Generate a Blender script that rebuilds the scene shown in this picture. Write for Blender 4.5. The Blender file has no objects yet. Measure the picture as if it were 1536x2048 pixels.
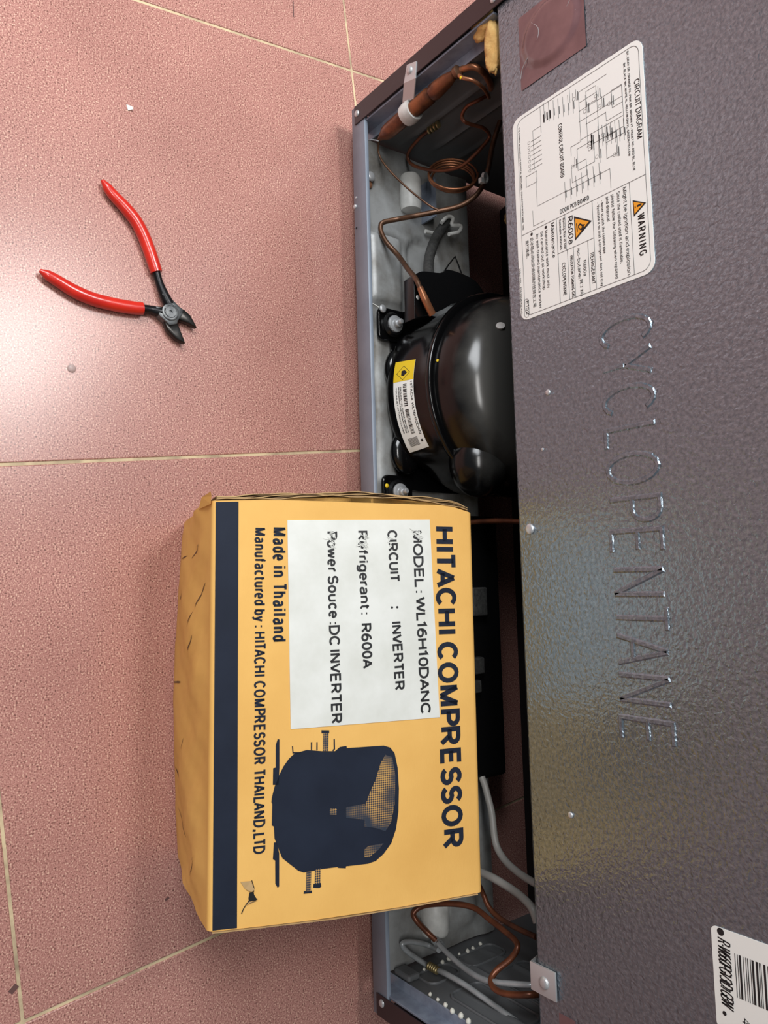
import bpy, bmesh, math, random
from mathutils import Vector, Matrix
from math import sin, cos, pi, radians
random.seed(7)
scene = bpy.context.scene
COL = scene.collection

# ------------------------------------------------------------------ camera
cam_d = bpy.data.cameras.new('camera')
cam = bpy.data.objects.new('camera', cam_d); COL.objects.link(cam)
CR = ((0.027044,0.798530,0.601347),(-0.995910,-0.030359,0.085102),(0.086213,-0.601189,0.794443))            # camera right / up / back axes in the world
CAM = (0.03886,-0.42547,0.62181)
cam.matrix_world = Matrix(((CR[0][0], CR[1][0], CR[2][0], CAM[0]), (CR[0][1], CR[1][1], CR[2][1], CAM[1]),
                           (CR[0][2], CR[1][2], CR[2][2], CAM[2]), (0, 0, 0, 1)))
cam_d.sensor_fit = 'VERTICAL'; cam_d.sensor_height = 36.0; cam_d.lens = 1540 * 36 / 2048
cam_d.clip_start = 0.02
scene.camera = cam
# ------------------------------------------------------------------ world, lamps, exposure
world = bpy.data.worlds.new('room_light'); scene.world = world; world.use_nodes = True
world.node_tree.nodes['Background'].inputs[0].default_value = (0.90, 0.96, 1.0, 1)
world.node_tree.nodes['Background'].inputs[1].default_value = 0.14


def area(name, loc, target, size, size_y, power, color):
    d = bpy.data.lights.new(name, 'AREA'); d.shape = 'RECTANGLE'; d.size = size; d.size_y = size_y
    d.energy = power; d.color = color
    o = bpy.data.objects.new(name, d); COL.objects.link(o); o.location = loc
    o.rotation_euler = (Vector(target) - Vector(loc)).to_track_quat('-Z', 'Y').to_euler()
    return o


area('ceiling_lamp', (-0.62, 0.05, 1.75), (-0.62, 0.05, 0), 0.45, 0.45, 22, (1.0, 0.98, 0.96))
area('ceiling_lamp', (-0.15, -1.35, 2.1), (-0.15, -1.35, 0), 1.2, 0.25, 17, (1.0, 0.985, 0.96))
area('added_fill_light', (-1.1, -0.8, 1.2), (-0.2, 0.0, 0.2), 0.7, 0.7, 19, (0.94, 0.97, 1.0))  # added fill light with no known source, brightens the left side
scene.view_settings.view_transform = 'Standard'
scene.view_settings.look = 'None'
scene.view_settings.exposure = 0.12
scene.view_settings.gamma = 1.0
scene.view_settings.use_curve_mapping = False


# ------------------------------------------------------------------ helpers
def lin(c):
    r = []
    for v in c:
        v = v / 255.0
        r.append(v / 12.92 if v <= 0.04045 else ((v + 0.055) / 1.055) ** 2.4)
    return (r[0], r[1], r[2], 1)


def mat(name, rgb, rough=0.5, metal=0.0, rgb2=None, vscale=40, vlo=0.35, vhi=0.65, detail=4, bump=0.0, bscale=300,
        bdist=0.001, spec=0.5, coat=0.0, rvar=0.0, trans=0.0, alpha=1.0):
    m = bpy.data.materials.new(name); m.use_nodes = True
    nt = m.node_tree; b = nt.nodes['Principled BSDF']
    b.inputs['Base Color'].default_value = lin(rgb)
    b.inputs['Roughness'].default_value = rough
    b.inputs['Metallic'].default_value = metal
    b.inputs['Specular IOR Level'].default_value = spec
    b.inputs['Coat Weight'].default_value = coat
    b.inputs['Coat Roughness'].default_value = 0.08
    b.inputs['Transmission Weight'].default_value = trans
    b.inputs['Alpha'].default_value = alpha
    pos = nt.nodes.new('ShaderNodeTexCoord')
    if rgb2 is not None:
        n = nt.nodes.new('ShaderNodeTexNoise'); n.inputs['Scale'].default_value = vscale
        n.inputs['Detail'].default_value = detail; n.inputs['Roughness'].default_value = 0.6
        nt.links.new(pos.outputs['Object'], n.inputs['Vector'])
        r = nt.nodes.new('ShaderNodeValToRGB')
        r.color_ramp.elements[0].position = vlo; r.color_ramp.elements[0].color = lin(rgb)
        r.color_ramp.elements[1].position = vhi; r.color_ramp.elements[1].color = lin(rgb2)
        nt.links.new(n.outputs['Fac'], r.inputs[0]); nt.links.new(r.outputs[0], b.inputs['Base Color'])
        if rvar:
            mr = nt.nodes.new('ShaderNodeMapRange'); mr.inputs[3].default_value = rough - rvar
            mr.inputs[4].default_value = rough + rvar
            nt.links.new(n.outputs['Fac'], mr.inputs[0]); nt.links.new(mr.outputs[0], b.inputs['Roughness'])
    if bump:
        n2 = nt.nodes.new('ShaderNodeTexNoise'); n2.inputs['Scale'].default_value = bscale
        n2.inputs['Detail'].default_value = 2
        nt.links.new(pos.outputs['Object'], n2.inputs['Vector'])
        bp = nt.nodes.new('ShaderNodeBump'); bp.inputs['Strength'].default_value = bump
        bp.inputs['Distance'].default_value = bdist
        nt.links.new(n2.outputs['Fac'], bp.inputs['Height']); nt.links.new(bp.outputs[0], b.inputs['Normal'])
    return m


class MB:
    def __init__(s): s.v = []; s.f = []; s.mi = []; s.cur = 0
    def add(s, vs, fs):
        o = len(s.v); s.v += [tuple(p) for p in vs]
        for f in fs: s.f.append([i + o for i in f]); s.mi.append(s.cur)
        return s
    def box(s, lo, hi):
        x0, y0, z0 = lo; x1, y1, z1 = hi
        return s.add([(x0, y0, z0), (x1, y0, z0), (x1, y1, z0), (x0, y1, z0), (x0, y0, z1), (x1, y0, z1), (x1, y1, z1), (x0, y1, z1)],
                     [(0, 3, 2, 1), (4, 5, 6, 7), (0, 1, 5, 4), (1, 2, 6, 5), (2, 3, 7, 6), (3, 0, 4, 7)])
    def prism(s, poly, axis, a, b):
        n = len(poly)
        def P(p, h): return {'z': (p[0], p[1], h), 'y': (p[0], h, p[1]), 'x': (h, p[0], p[1])}[axis]
        vs = [P(p, a) for p in poly] + [P(p, b) for p in poly]
        fs = [list(range(n)), list(range(2 * n - 1, n - 1, -1))] + [(i, i + n, (i + 1) % n + n, (i + 1) % n) for i in range(n)]
        return s.add(vs, fs)
    def tube(s, pts, r, n=10, smooth=0, caps=True):
        pts = [Vector(p) for p in pts]
        if smooth: pts = spline(pts, smooth)
        m = len(pts); rs = r if isinstance(r, (list, tuple)) else [r] * m
        if len(rs) != m:
            k = len(rs); q = []
            for i in range(m):
                t = i / (m - 1) * (k - 1); j = min(int(t), k - 2); q.append(rs[j] + (rs[j + 1] - rs[j]) * (t - j))
            rs = q
        up = None; vs = []
        for i, p in enumerate(pts):
            t = (pts[min(i + 1, m - 1)] - pts[max(i - 1, 0)]).normalized()
            if up is None:
                up = t.orthogonal().normalized()
            else:
                up = (up - t * up.dot(t)).normalized()
            w = t.cross(up)
            for k in range(n):
                a = 2 * pi * k / n; vs.append(p + (up * cos(a) + w * sin(a)) * rs[i])
        fs = []
        for i in range(m - 1):
            for k in range(n):
                fs.append((i * n + k, i * n + (k + 1) % n, (i + 1) * n + (k + 1) % n, (i + 1) * n + k))
        if caps: fs += [list(range(n - 1, -1, -1)), [(m - 1) * n + k for k in range(n)]]
        return s.add(vs, fs)
    def lathe(s, prof, c, n=32, axis=(0, 0, 1), closed=False):
        a = Vector(axis).normalized(); e1 = a.orthogonal().normalized(); e2 = a.cross(e1); c = Vector(c)
        vs = []
        for r, h in prof:
            for k in range(n):
                t = 2 * pi * k / n; vs.append(c + a * h + (e1 * cos(t) + e2 * sin(t)) * r)
        m = len(prof); fs = []
        for i in range(m - 1):
            for k in range(n):
                fs.append((i * n + k, i * n + (k + 1) % n, (i + 1) * n + (k + 1) % n, (i + 1) * n + k))
        if prof[0][0] > 1e-6: fs.append(list(range(n - 1, -1, -1)))
        if prof[-1][0] > 1e-6: fs.append([(m - 1) * n + k for k in range(n)])
        return s.add(vs, fs)
    def grid(s, fn, nu, nv):
        vs = [fn(i / nu, j / nv) for j in range(nv + 1) for i in range(nu + 1)]
        fs = [(j * (nu + 1) + i, j * (nu + 1) + i + 1, (j + 1) * (nu + 1) + i + 1, (j + 1) * (nu + 1) + i) for j in range(nv) for i in range(nu)]
        return s.add(vs, fs)
    def build(s, name, m, parent=None, smooth=None, bevel=0.0, seg=2, weld=True, mods=None):
        me = bpy.data.meshes.new(name)
        me.from_pydata(s.v, [], s.f)
        ms = m if isinstance(m, (list, tuple)) else [m]
        for x in ms: me.materials.append(x)
        if len(ms) > 1: me.polygons.foreach_set('material_index', s.mi)
        if weld or bevel:
            bm = bmesh.new(); bm.from_mesh(me)
            if weld: bmesh.ops.remove_doubles(bm, verts=bm.verts, dist=1e-6)
            if bevel:
                ed = [e for e in bm.edges if len(e.link_faces) == 2 and e.calc_face_angle(0) > 0.5]
                bmesh.ops.bevel(bm, geom=ed, offset=bevel, segments=seg, affect='EDGES', profile=0.5, clamp_overlap=True)
            bmesh.ops.recalc_face_normals(bm, faces=bm.faces)
            bm.to_mesh(me); bm.free()
        if smooth is not None:
            me.polygons.foreach_set('use_smooth', [True] * len(me.polygons))
            me.set_sharp_from_angle(angle=radians(smooth))
        me.update()
        o = bpy.data.objects.new(name, me); COL.objects.link(o)
        if parent is not None: o.parent = parent
        return o


def spline(p, k):
    q = [p[0] * 2 - p[1]] + list(p) + [p[-1] * 2 - p[-2]]; out = []
    for i in range(1, len(q) - 2):
        a, b, c, d = q[i - 1], q[i], q[i + 1], q[i + 2]
        for j in range(k):
            t = j / k
            out.append(0.5 * ((2 * b) + (c - a) * t + (2 * a - 5 * b + 4 * c - d) * t * t + (3 * b - a - 3 * c + d) * t ** 3))
    out.append(p[-1].copy()); return out


def sm(a, b, x): t = min(1, max(0, (x - a) / (b - a))); return t * t * (3 - 2 * t)


def thing(name, label, cat, loc=(0, 0, 0), group=None):
    o = bpy.data.objects.new(name, None); COL.objects.link(o); o.empty_display_size = 0.05; o.location = loc
    tag(o, label, cat, group); return o


def tag(o, label=None, cat=None, group=None, kind=None):
    if label: o['label'] = label
    if cat: o['category'] = cat
    if group: o['group'] = group
    if kind: o['kind'] = kind
    return o


# ------------------------------------------------------------------ stroke lettering (cap height 1)
def arc(cx, cy, rx, ry, a0, a1, n=9):
    return [(cx + rx * cos(radians(a0 + (a1 - a0) * i / n)), cy + ry * sin(radians(a0 + (a1 - a0) * i / n))) for i in range(n + 1)]


def ell(cx, cy, rx, ry): return arc(cx, cy, rx, ry, 90, 450, 18)


X = 0.72  # x-height
G = {
 'A': (.7, [[(0, 0), (.35, 1)], [(.35, 1), (.7, 0)], [(.12, .32), (.58, .32)]]),
 'B': (.6, [[(0, 0), (0, 1), (.3, 1)] + arc(.3, .76, .27, .24, 90, -90) + [(0, .52)], [(.3, .52)] + arc(.32, .26, .28, .26, 90, -90) + [(0, 0)]]),
 'C': (.66, [arc(.36, .5, .36, .5, 42, 318, 16)]),
 'D': (.66, [[(0, 0), (0, 1), (.26, 1)] + arc(.26, .5, .4, .5, 90, -90, 12) + [(0, 0)]]),
 'E': (.54, [[(.54, 1), (0, 1), (0, 0), (.54, 0)], [(0, .53), (.5, .53)]]),
 'F': (.52, [[(.52, 1), (0, 1), (0, 0)], [(0, .52), (.46, .52)]]),
 'G': (.7, [arc(.36, .5, .36, .5, 45, 340, 16), [(.4, .46), (.7, .46), (.7, .06)]]),
 'H': (.62, [[(0, 0), (0, 1)], [(.62, 0), (.62, 1)], [(0, .52), (.62, .52)]]),
 'I': (.0, [[(0, 0), (0, 1)]]),
 'J': (.44, [[(.44, 1), (.44, .25)] + arc(.22, .25, .22, .25, 0, -180)]),
 'K': (.62, [[(0, 0), (0, 1)], [(.58, 1), (0, .4)], [(.2, .6), (.62, 0)]]),
 'L': (.5, [[(0, 1), (0, 0), (.5, 0)]]),
 'M': (.74, [[(0, 0), (0, 1)], [(0, 1), (.37, 0)], [(.37, 0), (.74, 1)], [(.74, 1), (.74, 0)]]),
 'N': (.62, [[(0, 0), (0, 1)], [(0, 1), (.62, 0)], [(.62, 0), (.62, 1)]]),
 'O': (.74, [ell(.37, .5, .37, .5)]),
 'P': (.58, [[(0, 0), (0, 1), (.3, 1)] + arc(.3, .73, .28, .27, 90, -90) + [(0, .46)]]),
 'Q': (.74, [ell(.37, .5, .37, .5), [(.45, .25), (.74, -.05)]]),
 'R': (.63, [[(0, 0), (0, 1), (.32, 1)] + arc(.32, .74, .28, .26, 90, -90) + [(0, .48)], [(.3, .48), (.63, 0)]]),
 'S': (.58, [arc(.29, .74, .27, .26, 25, 260, 10) + arc(.29, .26, .29, .26, 80, -160, 10)]),
 'T': (.6, [[(0, 1), (.6, 1)], [(.3, 1), (.3, 0)]]),
 'U': (.62, [[(0, 1), (0, .3)] + arc(.31, .3, .31, .3, 180, 360) + [(.62, 1)]]),
 'V': (.66, [[(0, 1), (.33, 0)], [(.33, 0), (.66, 1)]]),
 'W': (.98, [[(0, 1), (.24, 0)], [(.24, 0), (.49, 1)], [(.49, 1), (.74, 0)], [(.74, 0), (.98, 1)]]),
 'X': (.62, [[(0, 0), (.62, 1)], [(0, 1), (.62, 0)]]),
 'Y': (.64, [[(0, 1), (.32, .45)], [(.64, 1), (.32, .45)], [(.32, .47), (.32, 0)]]),
 'Z': (.58, [[(0, 1), (.58, 1)], [(.58, 1), (0, 0)], [(0, 0), (.58, 0)]]),
 'a': (.46, [[(.46, 0), (.46, X - .2)] + arc(.24, X - .2, .22, .2, 0, 150), [(.46, .42), (.2, .4)] + arc(.2, .2, .2, .2, 90, 270) + [(.3, .02), (.46, .16)]]),
 'b': (.48, [[(0, 0), (0, 1)], ell(.24, X / 2, .24, X / 2)]),
 'c': (.44, [arc(.25, X / 2, .25, X / 2, 48, 312, 12)]),
 'd': (.48, [[(.48, 0), (.48, 1)], ell(.24, X / 2, .24, X / 2)]),
 'e': (.48, [[(0, .36), (.48, .36)] + arc(.24, X / 2, .24, X / 2, 0, 310, 14)]),
 'f': (.3, [[(.12, 0), (.12, .8)] + arc(.3, .8, .18, .2, 180, 95, 5), [(0, X), (.3, X)]]),
 'g': (.48, [ell(.24, X / 2, .24, X / 2), [(.48, X), (.48, -.05)] + arc(.24, -.05, .24, .22, 0, -150)]),
 'h': (.46, [[(0, 0), (0, 1)], [(0, X - .24)] + arc(.23, X - .23, .23, .23, 180, 0) + [(.46, 0)]]),
 'i': (.0, [[(0, 0), (0, X)], [(0, .88), (0, 1)]]),
 'j': (.1, [[(.1, X), (.1, -.1), (0, -.25)], [(.1, .88), (.1, 1)]]),
 'k': (.44, [[(0, 0), (0, 1)], [(.42, X), (0, .28)], [(.15, .42), (.44, 0)]]),
 'l': (.0, [[(0, 0), (0, 1)]]),
 'm': (.76, [[(0, 0), (0, X)], [(0, X - .2)] + arc(.19, X - .2, .19, .2, 180, 0) + [(.38, 0)], [(.38, X - .2)] + arc(.57, X - .2, .19, .2, 180, 0) + [(.76, 0)]]),
 'n': (.46, [[(0, 0), (0, X)], [(0, X - .24)] + arc(.23, X - .23, .23, .23, 180, 0) + [(.46, 0)]]),
 'o': (.5, [ell(.25, X / 2, .25, X / 2)]),
 'p': (.48, [[(0, -.27), (0, X)], ell(.24, X / 2, .24, X / 2)]),
 'q': (.48, [[(.48, -.27), (.48, X)], ell(.24, X / 2, .24, X / 2)]),
 'r': (.28, [[(0, 0), (0, X)], [(0, X - .26)] + arc(.24, X - .24, .24, .24, 180, 85, 6)]),
 's': (.42, [arc(.21, X * .74, .19, X * .26, 30, 260, 8) + arc(.21, X * .26, .21, X * .26, 80, -155, 8)]),
 't': (.3, [[(.12, .95), (.12, .18)] + arc(.28, .18, .16, .18, 180, 275, 5), [(0, X), (.3, X)]]),
 'u': (.46, [[(0, X), (0, .23)] + arc(.23, .23, .23, .23, 180, 360) + [(.46, X)], [(.46, .2), (.46, 0)]]),
 'v': (.48, [[(0, X), (.24, 0)], [(.24, 0), (.48, X)]]),
 'w': (.72, [[(0, X), (.18, 0)], [(.18, 0), (.36, X)], [(.36, X), (.54, 0)], [(.54, 0), (.72, X)]]),
 'x': (.46, [[(0, 0), (.46, X)], [(0, X), (.46, 0)]]),
 'y': (.48, [[(0, X), (.25, .02)], [(.48, X), (.2, -.14), (.02, -.25)]]),
 'z': (.44, [[(0, X), (.44, X)], [(.44, X), (0, 0)], [(0, 0), (.44, 0)]]),
 '0': (.52, [ell(.26, .5, .26, .5)]),
 '1': (.3, [[(.0, .8), (.22, 1), (.22, 0)]]),
 '2': (.52, [arc(.26, .74, .25, .26, 165, -35, 9) + [(0, 0), (.52, 0)]]),
 '3': (.52, [arc(.25, .75, .24, .25, 150, -90, 9), arc(.25, .26, .27, .26, 90, -150, 9)]),
 '4': (.56, [[(.4, 0), (.4, 1), (0, .3), (.56, .3)]]),
 '5': (.52, [[(.48, 1), (.08, 1), (.04, .56)] + arc(.25, .32, .27, .32, 130, -150, 10)]),
 '6': (.52, [ell(.26, .31, .26, .31), arc(.34, .4, .34, .6, 180, 75, 6)]),
 '7': (.52, [[(0, 1), (.52, 1), (.18, 0)]]),
 '8': (.52, [ell(.26, .75, .23, .25), ell(.26, .26, .26, .26)]),
 '9': (.52, [ell(.26, .69, .26, .31), arc(.18, .6, .34, .6, 0, -105, 6)]),
 ':': (.0, [[(0, 0), (0, .14)], [(0, .56), (0, .7)]]), '.': (.0, [[(0, 0), (0, .13)]]), ',': (.06, [[(.06, .13), (0, -.16)]]),
 '-': (.3, [[(0, .4), (.3, .4)]]), '(': (.16, [arc(.4, .42, .4, .64, 140, 220, 6)]), ')': (.16, [arc(-.24, .42, .4, .64, 40, -40, 6)]),
 '/': (.3, [[(0, 0), (.3, 1)]]), '!': (.0, [[(0, 0), (0, .14)], [(0, .32), (0, 1)]]),
}


BEAR = {}
for ch in 'TAVWY': BEAR[ch] = (-.09, -.09)
for ch in 'vwyx': BEAR[ch] = (-.06, -.06)
for ch in 'OCGQDoecbdpq069': BEAR[ch] = (-.03, -.03)
for ch in 'Ss': BEAR[ch] = (-.05, -.04)
for ch in 'LFPr7': BEAR[ch] = (0, -.12)
BEAR['1'] = (-.06, 0)
for ch in 'tf': BEAR[ch] = (-.05, -.05)


def glyph_strokes(s, w, gap, space, total):
    """centre lines of the letters, stretched so that the word is `total` cap heights long"""
    fixed = 0; gw = 0; adv = []
    for i, ch in enumerate(s):
        if ch == ' ': adv.append(space); fixed += space; continue
        g = 0
        if i < len(s) - 1: g = gap + BEAR.get(ch, (0, 0))[1] + BEAR.get(s[i + 1], (0, 0))[0]
        adv.append(w + g); fixed += w + g; gw += G[ch][0]
    f = 1.0; k = (total - fixed) / max(gw, 1e-6)
    if k < .6: f = max(.3, (total - .6 * gw) / fixed); k = (total - fixed * f) / max(gw, 1e-6)
    out = []; x = 0
    for ch, a in zip(s, adv):
        if ch != ' ':
            wd, st = G[ch]
            for pl in st: out.append([(x + w / 2 + p[0] * k, w / 2 + p[1] * (1 - w)) for p in pl])
            x += wd * k
        x += a * f
    return out


def ribbon(pl, w):
    """left/right offset points of a polyline"""
    n = len(pl); L = []; Rr = []
    closed = n > 3 and abs(pl[0][0] - pl[-1][0]) + abs(pl[0][1] - pl[-1][1]) < 1e-6
    for i in range(n):
        a = pl[i - 1] if i > 0 else (pl[-2] if closed else None)
        b = pl[i + 1] if i < n - 1 else (pl[1] if closed else None)
        ds = []
        if a is not None: d = Vector((pl[i][0] - a[0], pl[i][1] - a[1])); d.length > 1e-9 and ds.append(d.normalized())
        if b is not None: d = Vector((b[0] - pl[i][0], b[1] - pl[i][1])); d.length > 1e-9 and ds.append(d.normalized())
        if not ds: ds = [Vector((1, 0))]
        t = ds[0] if len(ds) == 1 else (ds[0] + ds[1])
        if t.length < 1e-6: t = ds[0]
        t = t.normalized(); nn = Vector((-t.y, t.x))
        k = 1.0 / max(0.5, nn.dot(Vector((-ds[0].y, ds[0].x))))
        p = Vector(pl[i])
        L.append(p + nn * w / 2 * k); Rr.append(p - nn * w / 2 * k)
    return L, Rr


def lettering(mb, s, p0, p1, cap, fmap, w=.14, gap=.16, space=.3, ital=0.0):
    """letters from p0 to p1 (2-D, metres) of cap height cap; fmap turns 2-D into 3-D"""
    a = Vector(p0); d = Vector(p1) - a; L = d.length; e = d / L; n = Vector((-e.y, e.x))
    for pl in glyph_strokes(s, w, gap, space, L / cap):
        q = [((p[0] + ital * p[1]) * cap, p[1] * cap) for p in pl]
        l, r = ribbon(q, w * cap)
        m = len(l)
        vs = [fmap(*(a + e * v.x + n * v.y)) for v in l] + [fmap(*(a + e * v.x + n * v.y)) for v in r]
        mb.add(vs, [(i, i + 1, m + i + 1, m + i) for i in range(m - 1)])


def line2(mb, pts, w, fmap):
    l, r = ribbon([tuple(p) for p in pts], w); m = len(l)
    mb.add([fmap(*v) for v in l] + [fmap(*v) for v in r], [(i, i + 1, m + i + 1, m + i) for i in range(m - 1)])


def poly2(mb, pts, fmap): mb.add([fmap(*p) for p in pts], [list(range(len(pts)))])


def rrect(x0, z0, x1, z1, r, n=5):
    o = []
    for cx, cz, a in ((x1 - r, z1 - r, 0), (x0 + r, z1 - r, 90), (x0 + r, z0 + r, 180), (x1 - r, z0 + r, 270)):
        o += [(cx + r * cos(radians(a + 90 * i / n)), cz + r * sin(radians(a + 90 * i / n))) for i in range(n + 1)]
    return o


# ------------------------------------------------------------------ materials
M = {}
M['rail'] = mat('painted_rail', (126, 136, 150), .42, .1, rgb2=(136, 146, 160), vscale=30, bump=.06, bscale=900)
M['flange'] = mat('brown_flange', (46, 34, 38), .38, .0, bump=.04, bscale=700)
M['liner'] = mat('blue_grey_sheet', (150, 160, 176), .38, .2, rgb2=(112, 120, 138), vscale=60, vlo=.4, vhi=.75)
M['galv'] = mat('dirty_galvanised', (172, 174, 174), .42, .2, rgb2=(96, 88, 76), vscale=20, vlo=.40, vhi=.74, detail=7, bump=.2, bscale=150, rvar=.15)
M['zinc'] = mat('zinc', (196, 198, 200), .34, .55, bump=.05, bscale=300)
M['wall'] = mat('dark_moulding', (104, 106, 108), .45, bump=.08, bscale=500)
M['black'] = mat('black_enamel', (9, 9, 10), .16, spec=.5, bump=.03, bscale=60)
M['dome'] = mat('black_enamel_dusty', (16, 16, 17), .2, rgb2=(30, 30, 30), vscale=14, vlo=.45, vhi=.8, bump=.03, bscale=90)
def dusty_dome():
    m = mat('black_enamel_dusty', (13, 13, 14), .2, bump=.03, bscale=90)
    nt = m.node_tree; b = nt.nodes['Principled BSDF']; g = nt.nodes.new('ShaderNodeNewGeometry'); sp = nt.nodes.new('ShaderNodeSeparateXYZ')
    n = nt.nodes.new('ShaderNodeTexNoise'); n.inputs['Scale'].default_value = 45; n.inputs['Detail'].default_value = 5
    a = nt.nodes.new('ShaderNodeMath'); a.operation = 'MULTIPLY_ADD'; a.inputs[1].default_value = .022
    nt.links.new(g.outputs['Position'], sp.inputs[0]); nt.links.new(g.outputs['Position'], n.inputs['Vector'])
    nt.links.new(n.outputs['Fac'], a.inputs[0]); nt.links.new(sp.outputs['Z'], a.inputs[2])
    r = nt.nodes.new('ShaderNodeMapRange'); r.inputs[1].default_value = .134; r.inputs[2].default_value = .156
    nt.links.new(a.outputs[0], r.inputs[0])
    mx = nt.nodes.new('ShaderNodeMix'); mx.data_type = 'RGBA'; mx.inputs[6].default_value = lin((13, 13, 14)); mx.inputs[7].default_value = lin((74, 73, 70))
    nt.links.new(r.outputs[0], mx.inputs[0]); nt.links.new(mx.outputs[2], b.inputs['Base Color'])
    return m


M['dome'] = dusty_dome()
M['plastic'] = mat('black_plastic', (16, 16, 17), .22, bump=.15, bscale=60, bdist=.002)
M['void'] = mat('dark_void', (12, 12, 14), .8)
M['copper'] = mat('copper', (186, 124, 88), .32, .6, rgb2=(124, 80, 58), vscale=60, vlo=.35, vhi=.7)
M['copperred'] = mat('copper_lacquered', (134, 80, 54), .34, .4, rgb2=(98, 56, 40), vscale=50)
M['copperdark'] = mat('copper_tarnished', (126, 92, 70), .4, .6, rgb2=(84, 60, 46), vscale=60)
M['drier'] = mat('copper_burnt', (150, 92, 60), .32, .45, rgb2=(76, 46, 36), vscale=45, vlo=.38, vhi=.66)
M['brass'] = mat('brass', (176, 160, 116), .35, .7, rgb2=(120, 104, 70), vscale=200)
M['steelpipe'] = mat('grey_pipe', (188, 192, 194), .3, .25, rgb2=(160, 164, 166), vscale=60)
M['hose'] = mat('grey_hose', (168, 164, 158), .38)
M['white'] = mat('white_plastic', (224, 224, 220), .4, rgb2=(196, 196, 192), vscale=60)
M['cable'] = mat('braided_sleeve', (44, 44, 44), .6, rgb2=(64, 64, 62), vscale=300, bump=.4, bscale=700)
M['foam'] = mat('yellow_foam', (216, 178, 112), .85, rgb2=(196, 152, 88), vscale=80, bump=.5, bscale=220, bdist=.002)
M['pellet'] = mat('foam_bead', (232, 230, 218), .6)
M['paper'] = mat('label_paper', (240, 241, 236), .42)
M['ink'] = mat('black_ink', (28, 28, 30), .5)
M['greyink'] = mat('grey_ink', (104, 104, 104), .5)
M['fineink'] = mat('fine_ink', (88, 88, 88), .5)
M['orange'] = mat('orange_ink', (240, 160, 40), .45)
M['yellow'] = mat('yellow_ink', (234, 200, 40), .4)
M['rust'] = mat('rust', (110, 72, 48), .8)
M['tape'] = mat('brown_tape', (120, 88, 90), .16, rgb2=(98, 70, 74), vscale=30, coat=.6)
M['grip'] = mat('red_dipped_grip', (208, 42, 26), .3, rgb2=(190, 32, 22), vscale=60, coat=.4)
M['steel'] = mat('blackened_steel', (36, 36, 38), .34, .6, rgb2=(24, 24, 26), vscale=120)
M['steelworn'] = mat('worn_steel', (120, 122, 122), .42, .7, rgb2=(84, 86, 88), vscale=160, bump=.1, bscale=800)
M['jaw'] = mat('jaw_steel', (44, 42, 40), .3, .7)


def panel_material():
    m = mat('hammered_panel', (88, 90, 97), .25, .72, spec=.6)
    nt = m.node_tree; b = nt.nodes['Principled BSDF']; tc = nt.nodes.new('ShaderNodeTexCoord')
    n1 = nt.nodes.new('ShaderNodeTexNoise'); n1.inputs['Scale'].default_value = 260; n1.inputs['Detail'].default_value = 1.5
    n1.inputs['Distortion'].default_value = .6
    n2 = nt.nodes.new('ShaderNodeTexNoise'); n2.inputs['Scale'].default_value = 700; n2.inputs['Detail'].default_value = 1
    mx = nt.nodes.new('ShaderNodeMath'); mx.operation = 'MULTIPLY_ADD'; mx.inputs[1].default_value = .35
    for n in (n1, n2): nt.links.new(tc.outputs['Object'], n.inputs['Vector'])
    nt.links.new(n2.outputs['Fac'], mx.inputs[0]); nt.links.new(n1.outputs['Fac'], mx.inputs[2])
    bp = nt.nodes.new('ShaderNodeBump'); bp.inputs['Strength'].default_value = .6; bp.inputs['Distance'].default_value = .0012
    nt.links.new(mx.outputs[0], bp.inputs['Height']); nt.links.new(bp.outputs[0], b.inputs['Normal'])
    n3 = nt.nodes.new('ShaderNodeTexNoise'); n3.inputs['Scale'].default_value = 420; n3.inputs['Detail'].default_value = 2
    nt.links.new(tc.outputs['Object'], n3.inputs['Vector'])
    r = nt.nodes.new('ShaderNodeValToRGB'); r.color_ramp.elements[0].position = .35; r.color_ramp.elements[1].position = .7
    r.color_ramp.elements[0].color = lin((116, 129, 140)); r.color_ramp.elements[1].color = lin((144, 157, 168))
    nt.links.new(n3.outputs['Fac'], r.inputs[0]); nt.links.new(r.outputs[0], b.inputs['Base Color'])
    return m


M['panel'] = panel_material()


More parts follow.
